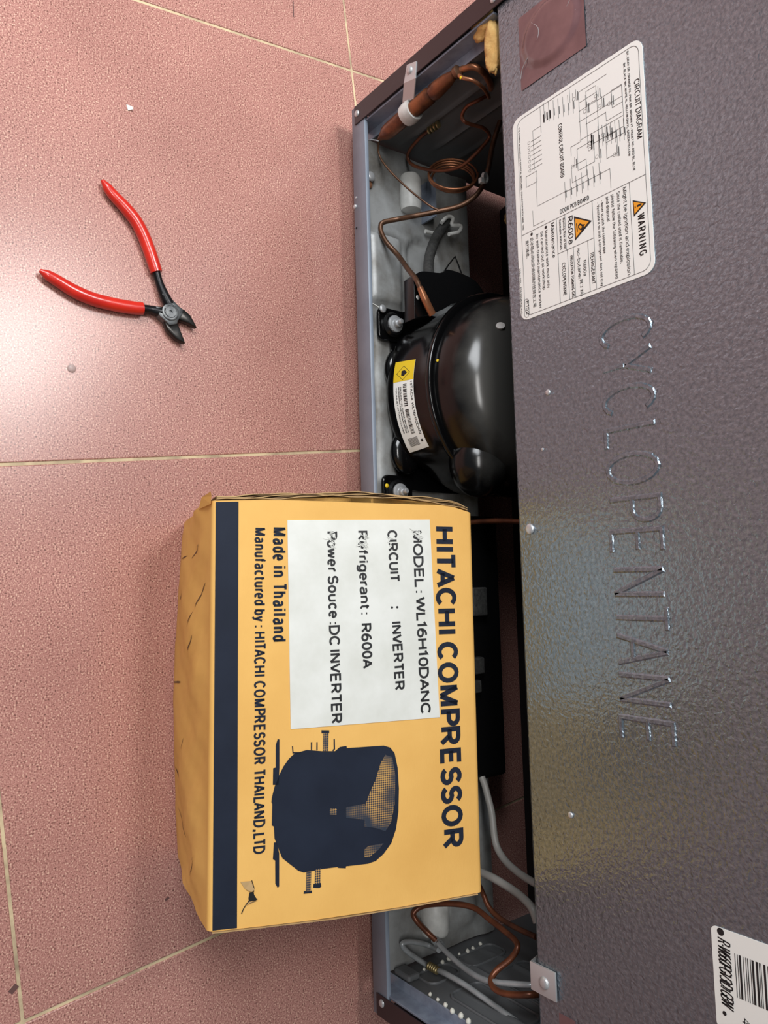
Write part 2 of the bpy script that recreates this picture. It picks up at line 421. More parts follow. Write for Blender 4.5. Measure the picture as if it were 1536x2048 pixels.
def tile_material():
    m = mat('pink_speckled_tile', (190, 136, 124), .27, spec=.5)
    nt = m.node_tree; b = nt.nodes['Principled BSDF']; g = nt.nodes.new('ShaderNodeNewGeometry')
    n = nt.nodes.new('ShaderNodeTexNoise'); n.inputs['Scale'].default_value = 820; n.inputs['Detail'].default_value = 2
    nb = nt.nodes.new('ShaderNodeTexNoise'); nb.inputs['Scale'].default_value = 7; nb.inputs['Detail'].default_value = 5
    nv = nt.nodes.new('ShaderNodeTexVoronoi'); nv.inputs['Scale'].default_value = 520
    for k in (n, nb, nv): nt.links.new(g.outputs['Position'], k.inputs['Vector'])
    r = nt.nodes.new('ShaderNodeValToRGB'); e = r.color_ramp.elements
    e[0].position = .3; e[0].color = lin((98, 66, 57)); e[1].position = .7; e[1].color = lin((222, 188, 166))
    x = e.new(.42); x.color = lin((166, 116, 107)); x = e.new(.58); x.color = lin((186, 136, 125))
    nt.links.new(n.outputs['Fac'], r.inputs[0])
    r2 = nt.nodes.new('ShaderNodeValToRGB'); r2.color_ramp.elements[0].position = .3; r2.color_ramp.elements[1].position = .72
    r2.color_ramp.elements[0].color = (.86, .84, .84, 1); r2.color_ramp.elements[1].color = (1.06, 1.06, 1.06, 1)
    nt.links.new(nb.outputs['Fac'], r2.inputs[0])
    mx = nt.nodes.new('ShaderNodeMix'); mx.data_type = 'RGBA'; mx.blend_type = 'MULTIPLY'; mx.inputs[0].default_value = 1
    nt.links.new(r.outputs[0], mx.inputs[6]); nt.links.new(r2.outputs[0], mx.inputs[7])
    nt.links.new(mx.outputs[2], b.inputs['Base Color'])
    bp = nt.nodes.new('ShaderNodeBump'); bp.inputs['Strength'].default_value = .035; bp.inputs['Distance'].default_value = .0005
    nt.links.new(nv.outputs['Distance'], bp.inputs['Height']); nt.links.new(bp.outputs[0], b.inputs['Normal'])
    return m


M['tile'] = tile_material()
M['grout'] = mat('pale_grout', (206, 186, 150), .8, rgb2=(120, 100, 84), vscale=24, vlo=.42, vhi=.72, bump=.4, bscale=400)


def card_material(name, c1, c2):
    m = mat(name, c1, .72, rgb2=c2, vscale=9, vlo=.35, vhi=.7, detail=6, spec=.3)
    nt = m.node_tree; b = nt.nodes['Principled BSDF']; tc = nt.nodes.new('ShaderNodeTexCoord')
    mp = nt.nodes.new('ShaderNodeMapping'); mp.inputs['Scale'].default_value = (1, 6, 6)
    n = nt.nodes.new('ShaderNodeTexNoise'); n.inputs['Scale'].default_value = 260; n.inputs['Detail'].default_value = 3
    nt.links.new(tc.outputs['Object'], mp.inputs[0]); nt.links.new(mp.outputs[0], n.inputs['Vector'])
    bp = nt.nodes.new('ShaderNodeBump'); bp.inputs['Strength'].default_value = .12; bp.inputs['Distance'].default_value = .0008
    nt.links.new(n.outputs['Fac'], bp.inputs['Height']); nt.links.new(bp.outputs[0], b.inputs['Normal'])
    return m


M['card'] = card_material('kraft_card', (232, 182, 102), (218, 166, 88))
M['cardcut'] = card_material('kraft_cut_edge', (190, 158, 112), (150, 116, 74))
M['flute'] = mat('flute_gap', (104, 80, 54), .9)
M['navy'] = mat('navy_print', (30, 37, 52), .62, rgb2=(24, 30, 44), vscale=20, spec=.2)
M['sticker'] = mat('white_sticker', (222, 222, 216), .45, rgb2=(210, 210, 202), vscale=30)


def halftone():
    m = mat('halftone_print', (38, 46, 62), .5)
    nt = m.node_tree; b = nt.nodes['Principled BSDF']; tc = nt.nodes.new('ShaderNodeTexCoord')
    mp = nt.nodes.new('ShaderNodeMapping'); mp.inputs['Rotation'].default_value = (0, 0, .785)
    ck = nt.nodes.new('ShaderNodeTexChecker'); ck.inputs['Scale'].default_value = 900
    ck.inputs['Color1'].default_value = lin((190, 146, 80)); ck.inputs['Color2'].default_value = lin((38, 46, 62))
    n = nt.nodes.new('ShaderNodeTexNoise'); n.inputs['Scale'].default_value = 45
    rp = nt.nodes.new('ShaderNodeValToRGB'); rp.color_ramp.elements[0].position = .38; rp.color_ramp.elements[1].position = .62
    mx = nt.nodes.new('ShaderNodeMix'); mx.data_type = 'RGBA'; mx.inputs[6].default_value = lin((40, 48, 62))
    nt.links.new(tc.outputs['Object'], mp.inputs[0]); nt.links.new(mp.outputs[0], ck.inputs['Vector'])
    nt.links.new(tc.outputs['Object'], n.inputs['Vector']); nt.links.new(n.outputs['Fac'], rp.inputs[0])
    nt.links.new(rp.outputs[0], mx.inputs[0]); nt.links.new(ck.outputs['Color'], mx.inputs[7])
    nt.links.new(mx.outputs[2], b.inputs['Base Color'])
    return m


M['halftone'] = halftone()

# ================================================================== floor: 400 mm speckled tiles with recessed joints
TH = 0.11116; OX, OY = -0.0505, -0.3343; S = 0.4
eu = Vector((cos(TH), sin(TH), 0)); ev = Vector((-sin(TH), cos(TH), 0))
fl = MB().box((-2.6, -2.6, -.03), (2.6, 2.6, -.0009)).build('floor', M['grout'])
fl.location = (OX, OY, 0); fl.rotation_euler = (0, 0, TH)
tag(fl, kind='structure')
tme = None
for i in range(-6, 6):
    for j in range(-6, 6):
        if tme is None:
            t = MB().box((-.1988, -.1988, -.012), (.1988, .1988, 0)).build('tile', M['tile'], fl, bevel=.0009, seg=2)
            tme = t.data
        else:
            t = bpy.data.objects.new('tile', tme); COL.objects.link(t); t.parent = fl
        t.location = ((i + .5) * S, (j + .5) * S, 0)

# ================================================================== refrigerator (back side, machine compartment open)
BZ = 0.028                                    # underside of the cabinet
fridge = thing('refrigerator', 'dark grey refrigerator seen from behind with its lower machine compartment open', 'refrigerator', (0, .35, 0))
FP = Vector((0, .35, 0))


class F(MB):                                   # parts of the refrigerator are laid out in world metres
    def build(s, name, m, parent=None, **k):
        o = MB.build(s, name, m, parent or fridge, **k)
        if (parent or fridge) is fridge: o.location = -FP
        return o


def lab(o, t): o['label'] = t; return o


W2 = .4275
PZ0 = .2242                                    # lower edge of the back panel
F().box((-W2, .0, BZ), (-W2 + .0006, .70, 1.84)).build('side_panel', M['rail'])
F().box((W2 - .0006, .0, BZ), (W2, .70, 1.84)).build('side_panel', M['rail'])
F().box((-W2 + .0007, .03, PZ0 + .02), (W2 - .0007, .70, 1.83)).box((-W2 + .0007, .24, .05), (W2 - .0007, .70, PZ0 + .02)).build('cabinet_body', M['wall'])
F().box((-W2, .0, 1.8301), (W2, .70, 1.84)).build('top_panel', M['panel'])
for sx in (-1, 1):
    F().box((min(sx * W2, sx * .4085), -.0024, .0315), (max(sx * W2, sx * .4085), -.0013, 1.83)).build('back_flange', M['flange'], bevel=.0004)
# back panel, folded inwards at its lower edge
bp = F()
bp.prism([(0, PZ0 + .003), (.0009, PZ0 + .0008), (.003, PZ0), (.020, PZ0), (.020, PZ0 + .0012), (.004, PZ0 + .0012), (.0022, PZ0 + .003), (.0022, 1.829), (0, 1.829)], 'x', -.4084, .4084)
panel = bp.build('back_panel', M['panel'], smooth=50)


def on_panel(h):
    return lambda x, z: (x, -h, z)


# embossed word on the panel: raised strokes with sloping flanks
def emboss(mb, s, p0, p1, cap, w, h, gap):
    for pl in glyph_strokes(s, w, gap, .3, (p1[0] - p0[0]) / cap):
        q = [(p0[0] + p[0] * cap, p0[1] + p[1] * cap) for p in pl]
        l, r = ribbon(q, w * cap); l2, r2 = ribbon(q, w * cap - .0022); m = len(l); vs = []
        if math.dist(q[0], q[-1]) > 1e-6:        # slope the stroke ends as well
            for e_, f_ in ((0, 1), (m - 1, m - 2)):
                t_ = (Vector(q[f_]) - Vector(q[e_])).normalized() * .0010; l2[e_] = l2[e_] + t_; r2[e_] = r2[e_] + t_
        for a, b, c, d in zip(l, l2, r2, r): vs += [(a.x, .0001, a.y), (b.x, -h, b.y), (c.x, -h, c.y), (d.x, .0001, d.y)]
        fs = []
        for i in range(m - 1):
            for k in range(3): fs.append((i * 4 + k, i * 4 + k + 1, i * 4 + k + 5, i * 4 + k + 4))
        fs += [(0, 3, 2, 1), ((m - 1) * 4, (m - 1) * 4 + 1, (m - 1) * 4 + 2, (m - 1) * 4 + 3)]
        mb.add(vs, fs)


eb = MB(); emboss(eb, 'CYCLOPENTANE', (-.1290, .3050), (.1475, .3050), .0418, .10, .0007, .17)
lab(eb.build('embossed_lettering', M['panel'], panel, weld=False), 'word CYCLOPENTANE embossed in the dark panel')


def screw(pos, r, parent, m=M['zinc'], axis=(0, -1, 0), name='screw', cross=True):
    a = Vector(axis)
    mb = MB(); h = r * .5
    mb.lathe([(r, 0), (r, h * .3), (r * .85, h * .7), (r * .5, h * .95), (0, h)], pos, 16, axis)
    o = mb.build(name, m, parent, smooth=40)
    if cross:
        e1 = a.orthogonal().normalized(); e2 = a.cross(e1); c = Vector(pos) + a * h * .93
        mc = MB()
        for p, q in ((e1, e2), (e2, e1)):
            mc.add([c + p * r * .5 + q * r * .1, c - p * r * .5 + q * r * .1, c - p * r * .5 - q * r * .1, c + p * r * .5 - q * r * .1, ], [(0, 1, 2, 3)])
        # recessed cross shown as two dark slots cut across the head
        oc = mc.build('cross_slot', M['void'], None, weld=False)
        if parent is fridge: pass
        oc.parent = o
    return o


def fscrew(pos, r, m=M['zinc'], axis=(0, -1, 0), cross=True):
    o = screw(pos, r, fridge, m, axis, cross=cross); o.location = -FP; return o


for (x, z), r in zip([(.0055,.2364),(-.0916,.2593),(.2036,.2619),(-.0512,.2517)], (.0040, .0022, .0022, .0012)):
    fscrew((x, 0, z), r)
for (x, z), r in zip([(-.4183,.0363),(.4147,.0399),(-.4184,.1172),(-.4154,.2243)], (.0034, .0034, .0036, .003)):
    if abs(x) > .42 or z < .06 or z > .2: fscrew((x, -.0024, z), r)

# ---- circuit diagram label
LX0, LX1, LZ0, LZ1 = -.3080, -.1502, .2368, .3512
cl = MB(); pl = rrect(LX0, LZ0, LX1, LZ1, .0075, 6)
cl.prism(pl, 'y', -.0004, .0); circ = cl.build('circuit_label', M['paper'], fridge); circ.location = -FP
lab(circ, 'white circuit diagram and warning label')
f5 = on_panel(.00055)
ink = MB(); fine = MB(); gry = MB()
b1 = rrect(LX0 + .0028, LZ0 + .0046, LX1 - .0028, LZ1 - .0028, .0062, 6); line2(gry, b1 + [b1[0]], .00034, f5)


def T(mb, s, a, b, cap, **k):
    z = (a[1] + b[1]) / 2
    m_ = MB(); lettering(m_, s, (a[0], z), (b[0], z), cap, f5, **k)
    m_.build('label_lettering', M['ink'] if mb is ink else M['fineink'], circ, weld=False)


def T2(mb, s, pts, cap, **k): T(mb, s, pts[0], pts[1], cap, **k)


T2(ink, 'CIRCUIT DIAGRAM', [(-.2813,.3437),(-.2410,.3439)], .0041, w=.13)
T2(fine, 'GY..GRAY OR..ORANGE PK..PINK BR..BROWN VT..VIOLET RD..RED BL..BLUE', [[(-.3041,.3401)][0], [(-.2214,.3388)][0]], .0017, w=.2)
T2(fine, 'BK..BLACK WH..WHITE YL..YELLOW GN/YL..GREEN/YELLOW', [(-.2972,.3370),(-.2328,.3360)], .0017, w=.2)
T2(ink, 'CONTROL CIRCUIT BOARD', [[(-.2832,.2799)][0], [(-.2431,.2808)][0]], .0035, w=.13)
dp = [(-.2172,.2784),(-.2184,.3038)]
m_ = MB(); lettering(m_, 'DOOR PCB BOARD', (dp[0][0], dp[0][1]), (dp[0][0], dp[1][1]), .0034, f5, w=.13); m_.build('label_lettering', M['ink'], circ, weld=False)
T2(ink, 'WARNING', [(-.1913,.3403),(-.1635,.3408)], .0056, w=.14, gap=.26)
T2(fine, 'Might be ignition and explosion', [(-.2138,.3308),(-.1542,.3308)], .0030, w=.14)
T2(fine, 'Since the coolant used is flammable,', [(-.2128,.3261),(-.1638,.3259)], .0026, w=.14)
T2(fine, 'please follow the following when repaired', [(-.2129,.3213),(-.1550,.3217)], .0026, w=.14)
T2(fine, 'and disposal', [(-.2133,.3173),(-.1960,.3174)], .0026, w=.14)
T2(fine, '- Never scratch the coolant pipe', [(-.2125,.3130),(-.1752,.3133)], .0022, w=.16)
T2(fine, '- Ventilate it so that a refrigerant does not stay', [(-.2124,.3097),(-.1536,.3099)], .0022, w=.16)
T2(ink, 'R600a', [(-.2122,.2843),(-.1922,.2849)], .0046, w=.15)
T2(ink, 'REFRIGERANT', [(-.1794,.3023),(-.1574,.3028)], .0030, w=.13)
T2(ink, 'R600a', [(-.1764,.2960),(-.1655,.2962)], .0027, w=.14)
T2(ink, 'iso-butane(', [(-.1866,.2911),(-.1647,.2918)], .0027, w=.14)
T2(ink, 'INSULATION FOAMING GAS', [(-.1837,.2850),(-.1535,.2857)], .0024, w=.15)
T2(ink, 'CYCLOPENTANE', [(-.1811,.2775),(-.1571,.2782)], .0030, w=.13)
T2(fine, 'Warning: Risk of fire/', [(-.2136,.2800),(-.1903,.2806)], .0021, w=.16)
T2(fine, 'flammable materials', [(-.2135,.2766),(-.1912,.2773)], .0021, w=.16)
T2(ink, 'Maintenance', [(-.2138,.2692),(-.1877,.2695)], .0034, w=.14)
T2(fine, 'Maintenance work must only', [(-.2106,.2634),(-.1674,.2638)], .0027, w=.15)
T2(fine, 'be carried out at workshop', [(-.2110,.2592),(-.1675,.2596)], .0027, w=.15)
T2(fine, 'by well-trained maintenance worker', [(-.2108,.2549),(-.1547,.2555)], .0027, w=.15)
T2(ink, 'E152', [(-.1642,.2421),(-.1539,.2429)], .0030, w=.15)
for p in [(-.2128,.2648),(-.2129,.2511)]: poly2(ink, rrect(p[0] - .0011, p[1] - .0011, p[0] + .0011, p[1] + .0011, .001), f5)
eb1 = [(-.1658,.2417),(-.1519,.2445)]; rr = rrect(eb1[0][0], eb1[0][1] - .0008, eb1[1][0], eb1[1][1] + .0008, .0022); line2(gry, rr + [rr[0]], .0003, f5)
# table rules
xd = [(-.2148,.3496),(-.2159,.2402)]; xm = (xd[0][0] + xd[1][0]) / 2
line2(gry, [(xm, LZ0 + .0046), (xm, LZ1 - .0028)], .00034, f5)


def rule(pts, full=False):
    z = (pts[0][1] + pts[1][1]) / 2
    line2(gry, [(xm if full else pts[0][0], z), (LX1 - .0028, z)], .00034, f5)


rule([(-.2146,.3359),(-.1509,.3362)], True); rule([(-.2143,.3061),(-.1513,.3063)], True); rule([(-.2142,.2749),(-.1509,.2747)], True)
xr = [(-.1891,.2937)][0][0]
for q in ([(-.1888,.3006),(-.1513,.3013)], [(-.1887,.2886),(-.1514,.2885)], [(-.1885,.2831),(-.1514,.2833)]): rule([(xr, q[0][1]), q[1]])
zr = [(-.2142,.2825)][0][1]; line2(gry, [(xm, zr), (xr, zr)], .0003, f5)
line2(gry, [(xr, [(-.1893,.2743)][0][1]), (xr, [(-.1890,.3064)][0][1])], .00034, f5)
# wiring drawing
def WL(pts, w=.00026): line2(fine, pts, w, f5)
def ortho(pts):
    q = [pts[0]]
    for p in pts[1:]:
        a = q[-1]
        q.append((p[0], a[1]) if abs(p[0] - a[0]) > abs(p[1] - a[1]) else (a[0], p[1]))
    return q
for q in ([(-.2822,.2567),(-.2905,.2576),(-.2900,.2644)], [(-.2822,.2567),(-.2601,.2571)], [(-.2975,.2995),(-.2614,.2985),(-.2607,.2907),(-.2549,.2909)], [(-.2975,.2995),(-.2931,.3235)],
          [(-.2924,.3052),(-.2537,.3043)], [(-.2905,.3145),(-.2390,.3127)], [(-.2896,.2998),(-.2861,.3138)], [(-.2835,.2990),(-.2757,.3346)], [(-.2760,.2986),(-.2682,.3341)], [(-.2714,.3044),(-.2696,.3210)], [(-.2625,.2986),(-.2610,.3131),(-.2566,.3343)], [(-.2549,.3043),(-.2521,.3340)], [(-.2826,.3346),(-.2504,.3343),(-.2513,.3198)], [(-.2719,.3211),(-.2652,.3211),(-.2641,.3339)], [(-.3050,.2646),(-.2854,.2650)],
          [(-.3046,.2919),(-.2937,.2922)], [(-.2301,.2532),(-.2182,.2552),(-.2184,.2643)], [(-.2542,.2578),(-.2317,.2587),(-.2299,.2864)], [(-.2312,.2835),(-.2304,.3019),(-.2273,.3219),(-.2178,.3216)]):
    WL(ortho(q))
for k in range(7):                              # terminal rows
    for q, l in (([(-.3030,.2682),(-.2966,.2944),(-.3844,.2300)], 0), ([(-.2621,.3141),(-.2573,.3343),(-.3844,.2300)], 0), ([(-.2360,.2838),(-.2363,.3134),(-.2687,.2235)], 0), ([(-.2831,.2584),(-.2617,.2583),(-.3844,.2300)], 1)):
        x = q[0][0] + (q[1][0] - q[0][0]) * k / 6; z = q[0][1] + (q[1][1] - q[0][1]) * k / 6
        if l: WL([(x, z - .004), (x, z + .006)], .0003); rr = ell(x, z - .006, .0011, .0011); WL(rr, .0002)
        else: WL([(x - .003, z), (x + .012, z)], .0003); WL([(x + .0035, z + .0008), (x + .009, z + .0008)], .0006)
for x, z in [(-.2967,.2973),(-.2890,.3158),(-.2590,.3084),(-.2545,.3085),(-.2804,.3185),(-.2780,.3260),(-.2592,.3199),(-.2565,.3237),(-.2488,.2934),(-.2411,.3281),(-.2830,.3061),(-.2463,.3140)]:
    WL([(x - .004, z), (x + .004, z)], .0003); WL([(x - .002, z + .0015), (x + .0045, z + .0015)], .0007); WL(ell(x + .002, z - .002, .0012, .0012), .0002)
for p in [(-.2947,.2677),(-.2948,.2709),(-.2946,.2737),(-.2588,.3086),(-.2546,.3084)]: poly2(ink, [(p[0] - .003, p[1] - .0006), (p[0] + .003, p[1] - .0006), (p[0] + .003, p[1] + .0006), (p[0] - .003, p[1] + .0006)], f5)
for q in ([(-.2574,.2959),(-.2418,.3101)], [(-.2544,.3200),(-.2392,.3288)], [(-.2945,.3058),(-.2844,.3141)], [(-.2841,.3263),(-.2719,.3344)], [(-.2469,.2904),(-.2354,.3032)], [(-.2585,.2482),(-.2504,.2587)]):
    x0, x1 = sorted((q[0][0], q[1][0])); z0, z1 = sorted((q[0][1], q[1][1])); WL([(x0, z0), (x1, z0), (x1, z1), (x0, z1), (x0, z0)])
T(fine, 'THE SYMBOL IN DIAGRAM IS IDENTICAL WITH LABEL. CONNECTOR BODY WIRE. THIS', [(-.3000,.2422)][0], [(-.2192,.2429)][0], .0014, w=.2)
tri = lambda q: [tuple(p) for p in q]
for a_, b_ in (([(-.2023,.3379),(-.1967,.3476),(-.1912,.3381)], [(-.2008,.3386),(-.1968,.3459),(-.1926,.3388)]), ([(-.2107,.2904),(-.2016,.3052),(-.1931,.2904)], [(-.2087,.2914),(-.2020,.3028),(-.1949,.2913)])):
    m_ = MB(); poly2(m_, a_, on_panel(.0006)); ht_ = m_.build('hazard_triangle', M['ink'], circ, weld=False)
    m_ = MB(); poly2(m_, b_, on_panel(.0007)); m_.build('triangle_field', M['orange'], circ, weld=False)
tag(ink.build('printed_marks', M['ink'], circ, weld=False), kind='stuff'); tag(fine.build('wiring_drawing', M['fineink'], circ, weld=False), kind='stuff')
tag(gry.build('ruled_lines', M['greyink'], circ, weld=False), kind='stuff')
f7 = on_panel(.0008)
m_ = MB(); line2(m_, [(-.1968,.3393),(-.1969,.3400)], .0012, f7); line2(m_, [(-.1969,.3409),(-.1971,.3443)], .0013, f7); m_.build('exclamation_mark', M['ink'], circ, weld=False)
m_ = MB(); line2(m_, [(-.2047,.2924),(-.1986,.2929)], .0007, f7)
poly2(m_, [(-.2030,.2937),(-.2037,.2955),(-.2019,.2975),(-.2014,.2997),(-.2003,.2984),(-.1987,.2992),(-.1979,.2971),(-.1991,.2950),(-.2011,.2936)], f7); m_.build('flame_symbol', M['ink'], circ, weld=False)
m_ = MB(); poly2(m_, [(-.2019,.2944),(-.2021,.2958),(-.2004,.2972),(-.1995,.2960),(-.2007,.2946)], on_panel(.0009)); m_.build('flame_core', M['orange'], circ, weld=False)


def cjk(s, a, b, cap):
    """Chinese characters come from the built-in font"""
    c = bpy.data.curves.new('characters', 'FONT'); c.body = s; c.size = 1.0; c.resolution_u = 1
    o = bpy.data.objects.new('characters', c); COL.objects.link(o)
    bpy.context.view_layer.update()
    me = bpy.data.meshes.new_from_object(o.evaluated_get(bpy.context.evaluated_depsgraph_get()))
    bpy.data.objects.remove(o)
    if not me.vertices: return
    xs = [v.co.x for v in me.vertices]; ys = [v.co.y for v in me.vertices]
    x0, x1, y0, y1 = min(xs), max(xs), min(ys), max(ys); z = (a[1] + b[1]) / 2
    for v in me.vertices:
        v.co = (a[0] + (v.co.x - x0) / (x1 - x0) * (b[0] - a[0]), -.00058, z + (v.co.y - y0) / (y1 - y0) * cap)
    me.materials.clear(); me.materials.append(M['ink'])
    o = bpy.data.objects.new('chinese_print', me); COL.objects.link(o); o.parent = circ


cjk('此冰箱必須由受過訓練的技師在工場', *[(-.2104,.2494),(-.1573,.2496)], .0032)
cjk('進行維修。', *[(-.2099,.2447),(-.1961,.2450)], .0032)
cjk('異丁烷)', *[(-.1643,.2918),(-.1521,.2926)], .0030)
T(fine, '109M(OOL), E1529GB7GD4(1)', *[(-.1913,.2372),(-.1558,.2370)], .0017, w=.18)

# ---- model and barcode label
p2 = [(.2432,.3627),(.2914,.3621)]; BX0, BX1, BZL = .2427, .2985, .3618
bl = MB().prism(rrect(BX0, BZL, BX1, BZL + .046, .003, 4), 'y', -.0004, 0).build('model_label', M['paper'], fridge); bl.location = -FP
lab(bl, 'white model label with barcode')
li = MB(); z0 = BZL + .0030
zz = [(.2478,.3648),(.2854,.3649)]; lettering(li, 'R-W660PGV3(D) GBW', (zz[0][0], z0 + .0006), (zz[1][0] - .001, z0 + .0006), .0078, f5, w=.1, gap=.1, ital=.22); li.build('label_lettering', M['ink'], bl, weld=False); li = MB()
for p, r in zip([(.2448,.3677),(.2893,.3671)], (.0021, .0012)): m_ = MB(); poly2(m_, ell(p[0], p[1], r, r)[:-1], f5); m_.build('printed_dot', M['ink'], bl, weld=False)
bz = [(.2539,.3753),(.2775,.3752),(.2554,.3939)]; xb0 = bz[0][0]; xb1 = bz[1][0]
z = bz[0][1]; random.seed(3)
while z < BZL + .044:
    wv = random.choice((.0004, .0004, .0005, .0012)); poly2(li, [(xb0, z), (xb1, z), (xb1, z + wv), (xb0, z + wv)], f5); z += wv + random.choice((.0005, .0006, .0011))
tag(li.build('barcode', M['ink'], bl, weld=False), kind='stuff'); li = MB()
lettering(li, '43', (.2870, z0 + .0125), (.2870 + .0075, z0 + .0125), .0050, f5, w=.1)
li.build('label_lettering', M['ink'], bl, weld=False)

# ---- brown tape patches with a wrinkled, domed disc under them
tp = [(-.3289,.2487),(-.3233,.3086),(-.3794,.3142),(-.4209,.2539)]
x0 = -.385; xT = -.3270
zt0, zt1 = .2472, .3080
tpm = MB()
tpm.grid(lambda u, v: (x0 + (xT - x0) * u, -.0004 - .0022 * (1 - sm(.80, 1.08, math.hypot((u - .47) / .42, (v - .5) / .45))) - .0001 * sin(u * 27 + v * 13) * sin(v * 19), zt0 + (zt1 - zt0) * v), 60, 50)
o = tpm.build('tape_patch', M['tape'], panel, smooth=80); lab(o, 'glossy brown tape patch with a domed disc under it')
t2 = [(.3400,.2515),(.3400,.2638)]
MB().box((.3395, -.0004, .2440), (.3650, 0, .2580)).build('tape_patch', M['tape'], panel)
wr = MB(); random.seed(5)
wr.tube([(-.372, -.0024, .262), (-.364, -.0026, .268), (-.356, -.0024, .2665), (-.349, -.0021, .258), (-.343, -.0016, .2505), (-.336, -.001, .2475)], .00025, 5, 5)
wr.tube([(-.378, -.0024, .290), (-.368, -.0026, .2975), (-.362, -.0024, .294), (-.357, -.0020, .302)], .0002, 5, 5)
tag(wr.build('tape_crease', M['zinc'], panel, smooth=60), kind='stuff')

# ---- clip over the panel edge near the corner
cq = [(.3253,.2168),(.3240,.2397),(.3405,.2382),(.3408,.2165)]
cx0, cx1 = .3195, .3375
c = F().prism([(-.0002, PZ0 - .0032), (-.0018, PZ0 - .0040), (-.0018, PZ0 + .0190), (-.0003, PZ0 + .0190)], 'x', .3135, .3330)
c.prism([(-.0018, PZ0 - .0040), (-.0002, PZ0 - .0032), (.024, PZ0 - .0090), (.024, PZ0 - .0105)], 'x', .3135, .3330)
clip = c.build('edge_clip', M['zinc'], bevel=.0003, smooth=40); lab(clip, 'bent zinc clip screwed over the panel edge')
fscrew((.3238, -.0018, PZ0 + .0088), .0042)

# ---- bottom rail and tray
F().prism([(0, BZ - .003), (-.0012, BZ - .002), (-.0012, BZ + .0185), (.0008, BZ + .0195), (.0030, BZ + .0185), (.0030, BZ + .0165), (.0012, BZ + .0175), (.0012, BZ - .003)], 'x', -W2, W2).build('bottom_rail', M['rail'], smooth=60)
for (x, z), r in zip([(-.3354,.0294),(-.3270,.0274)], (.0012, .0024)): fscrew((x, -.0012, z), r, cross=False)
hx = [(-.3044,.0290)][0]; h = MB().lathe([(.0011, 0), (.0011, .0002)], (hx[0], -.0013, hx[1]), 10, (0, -1, 0)).build('rail_hole', M['void'], fridge); h.location = -FP


def pad(x, y, x0, x1, y0, y1, e=.006): return sm(x0 - e, x0, x) * (1 - sm(x1, x1 + e, x)) * sm(y0 - e, y0, y) * (1 - sm(y1, y1 + e, y))
def tray_h(x, y):
    z = .0305
    z += .0075 * pad(x, y, -.300, -.236, .014, .046)
    z -= .006 * (1 - sm(.018, .022, math.hypot(x + .293, y - .082)))
    z += .004 * pad(x, y, -.40, -.375, .012, .060) * (1 if x < -.3 else 0)
    z += .0035 * pad(x, y, -.205, -.055, .02, .135)
    z += .003 * pad(x, y, .24, .34, .015, .05) + .003 * (1 - sm(.016, .021, math.hypot(x - .365, y - .105)))
    z += .0022 * sm(.128, .134, y) + .0006 * sin(x * 90) * sin(y * 130)
    return z
F().grid(lambda u, v: (-.3965 + .793 * u, .0042 + .1418 * v, tray_h(-.3965 + .793 * u, .0042 + .1418 * v)), 200, 44).add(
    [(-.3965, .146, .0327), (.3965, .146, .0327), (.3965, .1472, .024), (-.3965, .1472, .024)], [(0, 1, 2, 3)]).build('base_tray', M['galv'], smooth=60)
# ---- inner side walls with grooves and ribs
for sx in (-1, 1):
    def wp(u, v, sx=sx):
        y = .0152 + .215 * u; z = .026 + .205 * v; d = 0
        for y0 in (.047, .080, .112): d += .0022 * math.exp(-((y - y0) / .0022) ** 2) * sm(.05, .07, z)
        return (sx * (.3985 - d - .004 * sm(.03, .018, y) * 0), y, z)
    F().grid(wp, 90, 14).build('inner_wall', M['wall'], smooth=60)
    lo = F().box((min(sx * .4085, sx * .4065), .0002, .030), (max(sx * .4085, sx * .4065), .0152, .2215))
    lo.box((min(sx * .4085, sx * .3975), .0148, .030), (max(sx * .4085, sx * .3975), .0160, .2215))
    lo.build('side_liner', M['liner'], bevel=.0004)
wm = M['wall']
for zc in ((.048, .072), (.092, .168)):        # raised rounded ribs on the right wall
    for y0, y1 in ((.030, .066), (.078, .125)):
        rp = rrect(y0, zc[0], y1, zc[1], .008, 5); F().tube([(.3978, y, z) for y, z in rp + [rp[0]]], .0014, 6).build('wall_rib', wm, smooth=60)
F().box((.3925, .0162, .0340), (.3980, .0300, .0560)).build('corner_block', M['wall'], bevel=.002)
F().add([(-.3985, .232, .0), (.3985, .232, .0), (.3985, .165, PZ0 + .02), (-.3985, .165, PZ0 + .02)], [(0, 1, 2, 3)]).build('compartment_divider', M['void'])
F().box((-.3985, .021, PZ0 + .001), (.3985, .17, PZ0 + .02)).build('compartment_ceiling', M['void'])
# beads of foam on the right wall
pm = None
for p in [(.3965,.0622,.0487),(.3965,.0712,.0476),(.3965,.0846,.0473),(.3965,.0947,.0480),(.3965,.1026,.0472),(.3965,.1141,.0456),(.3965,.0176,.0835),(.3965,.0171,.0940),(.3965,.0167,.1046),(.3965,.0150,.1149),(.3965,.0158,.1245),(.3965,.0149,.1342),(.3965,.0406,.0478)]:
    r = random.uniform(.0014, .0024)
    mb = F().lathe([(0, -r), (r * .8, -r * .6), (r, 0), (r * .75, r * .7), (0, r * 1.3)], p, 8, (-1, random.uniform(-.3, .3), random.uniform(-.3, .3)))
    mb.build('foam_bead', M['pellet'], smooth=80)
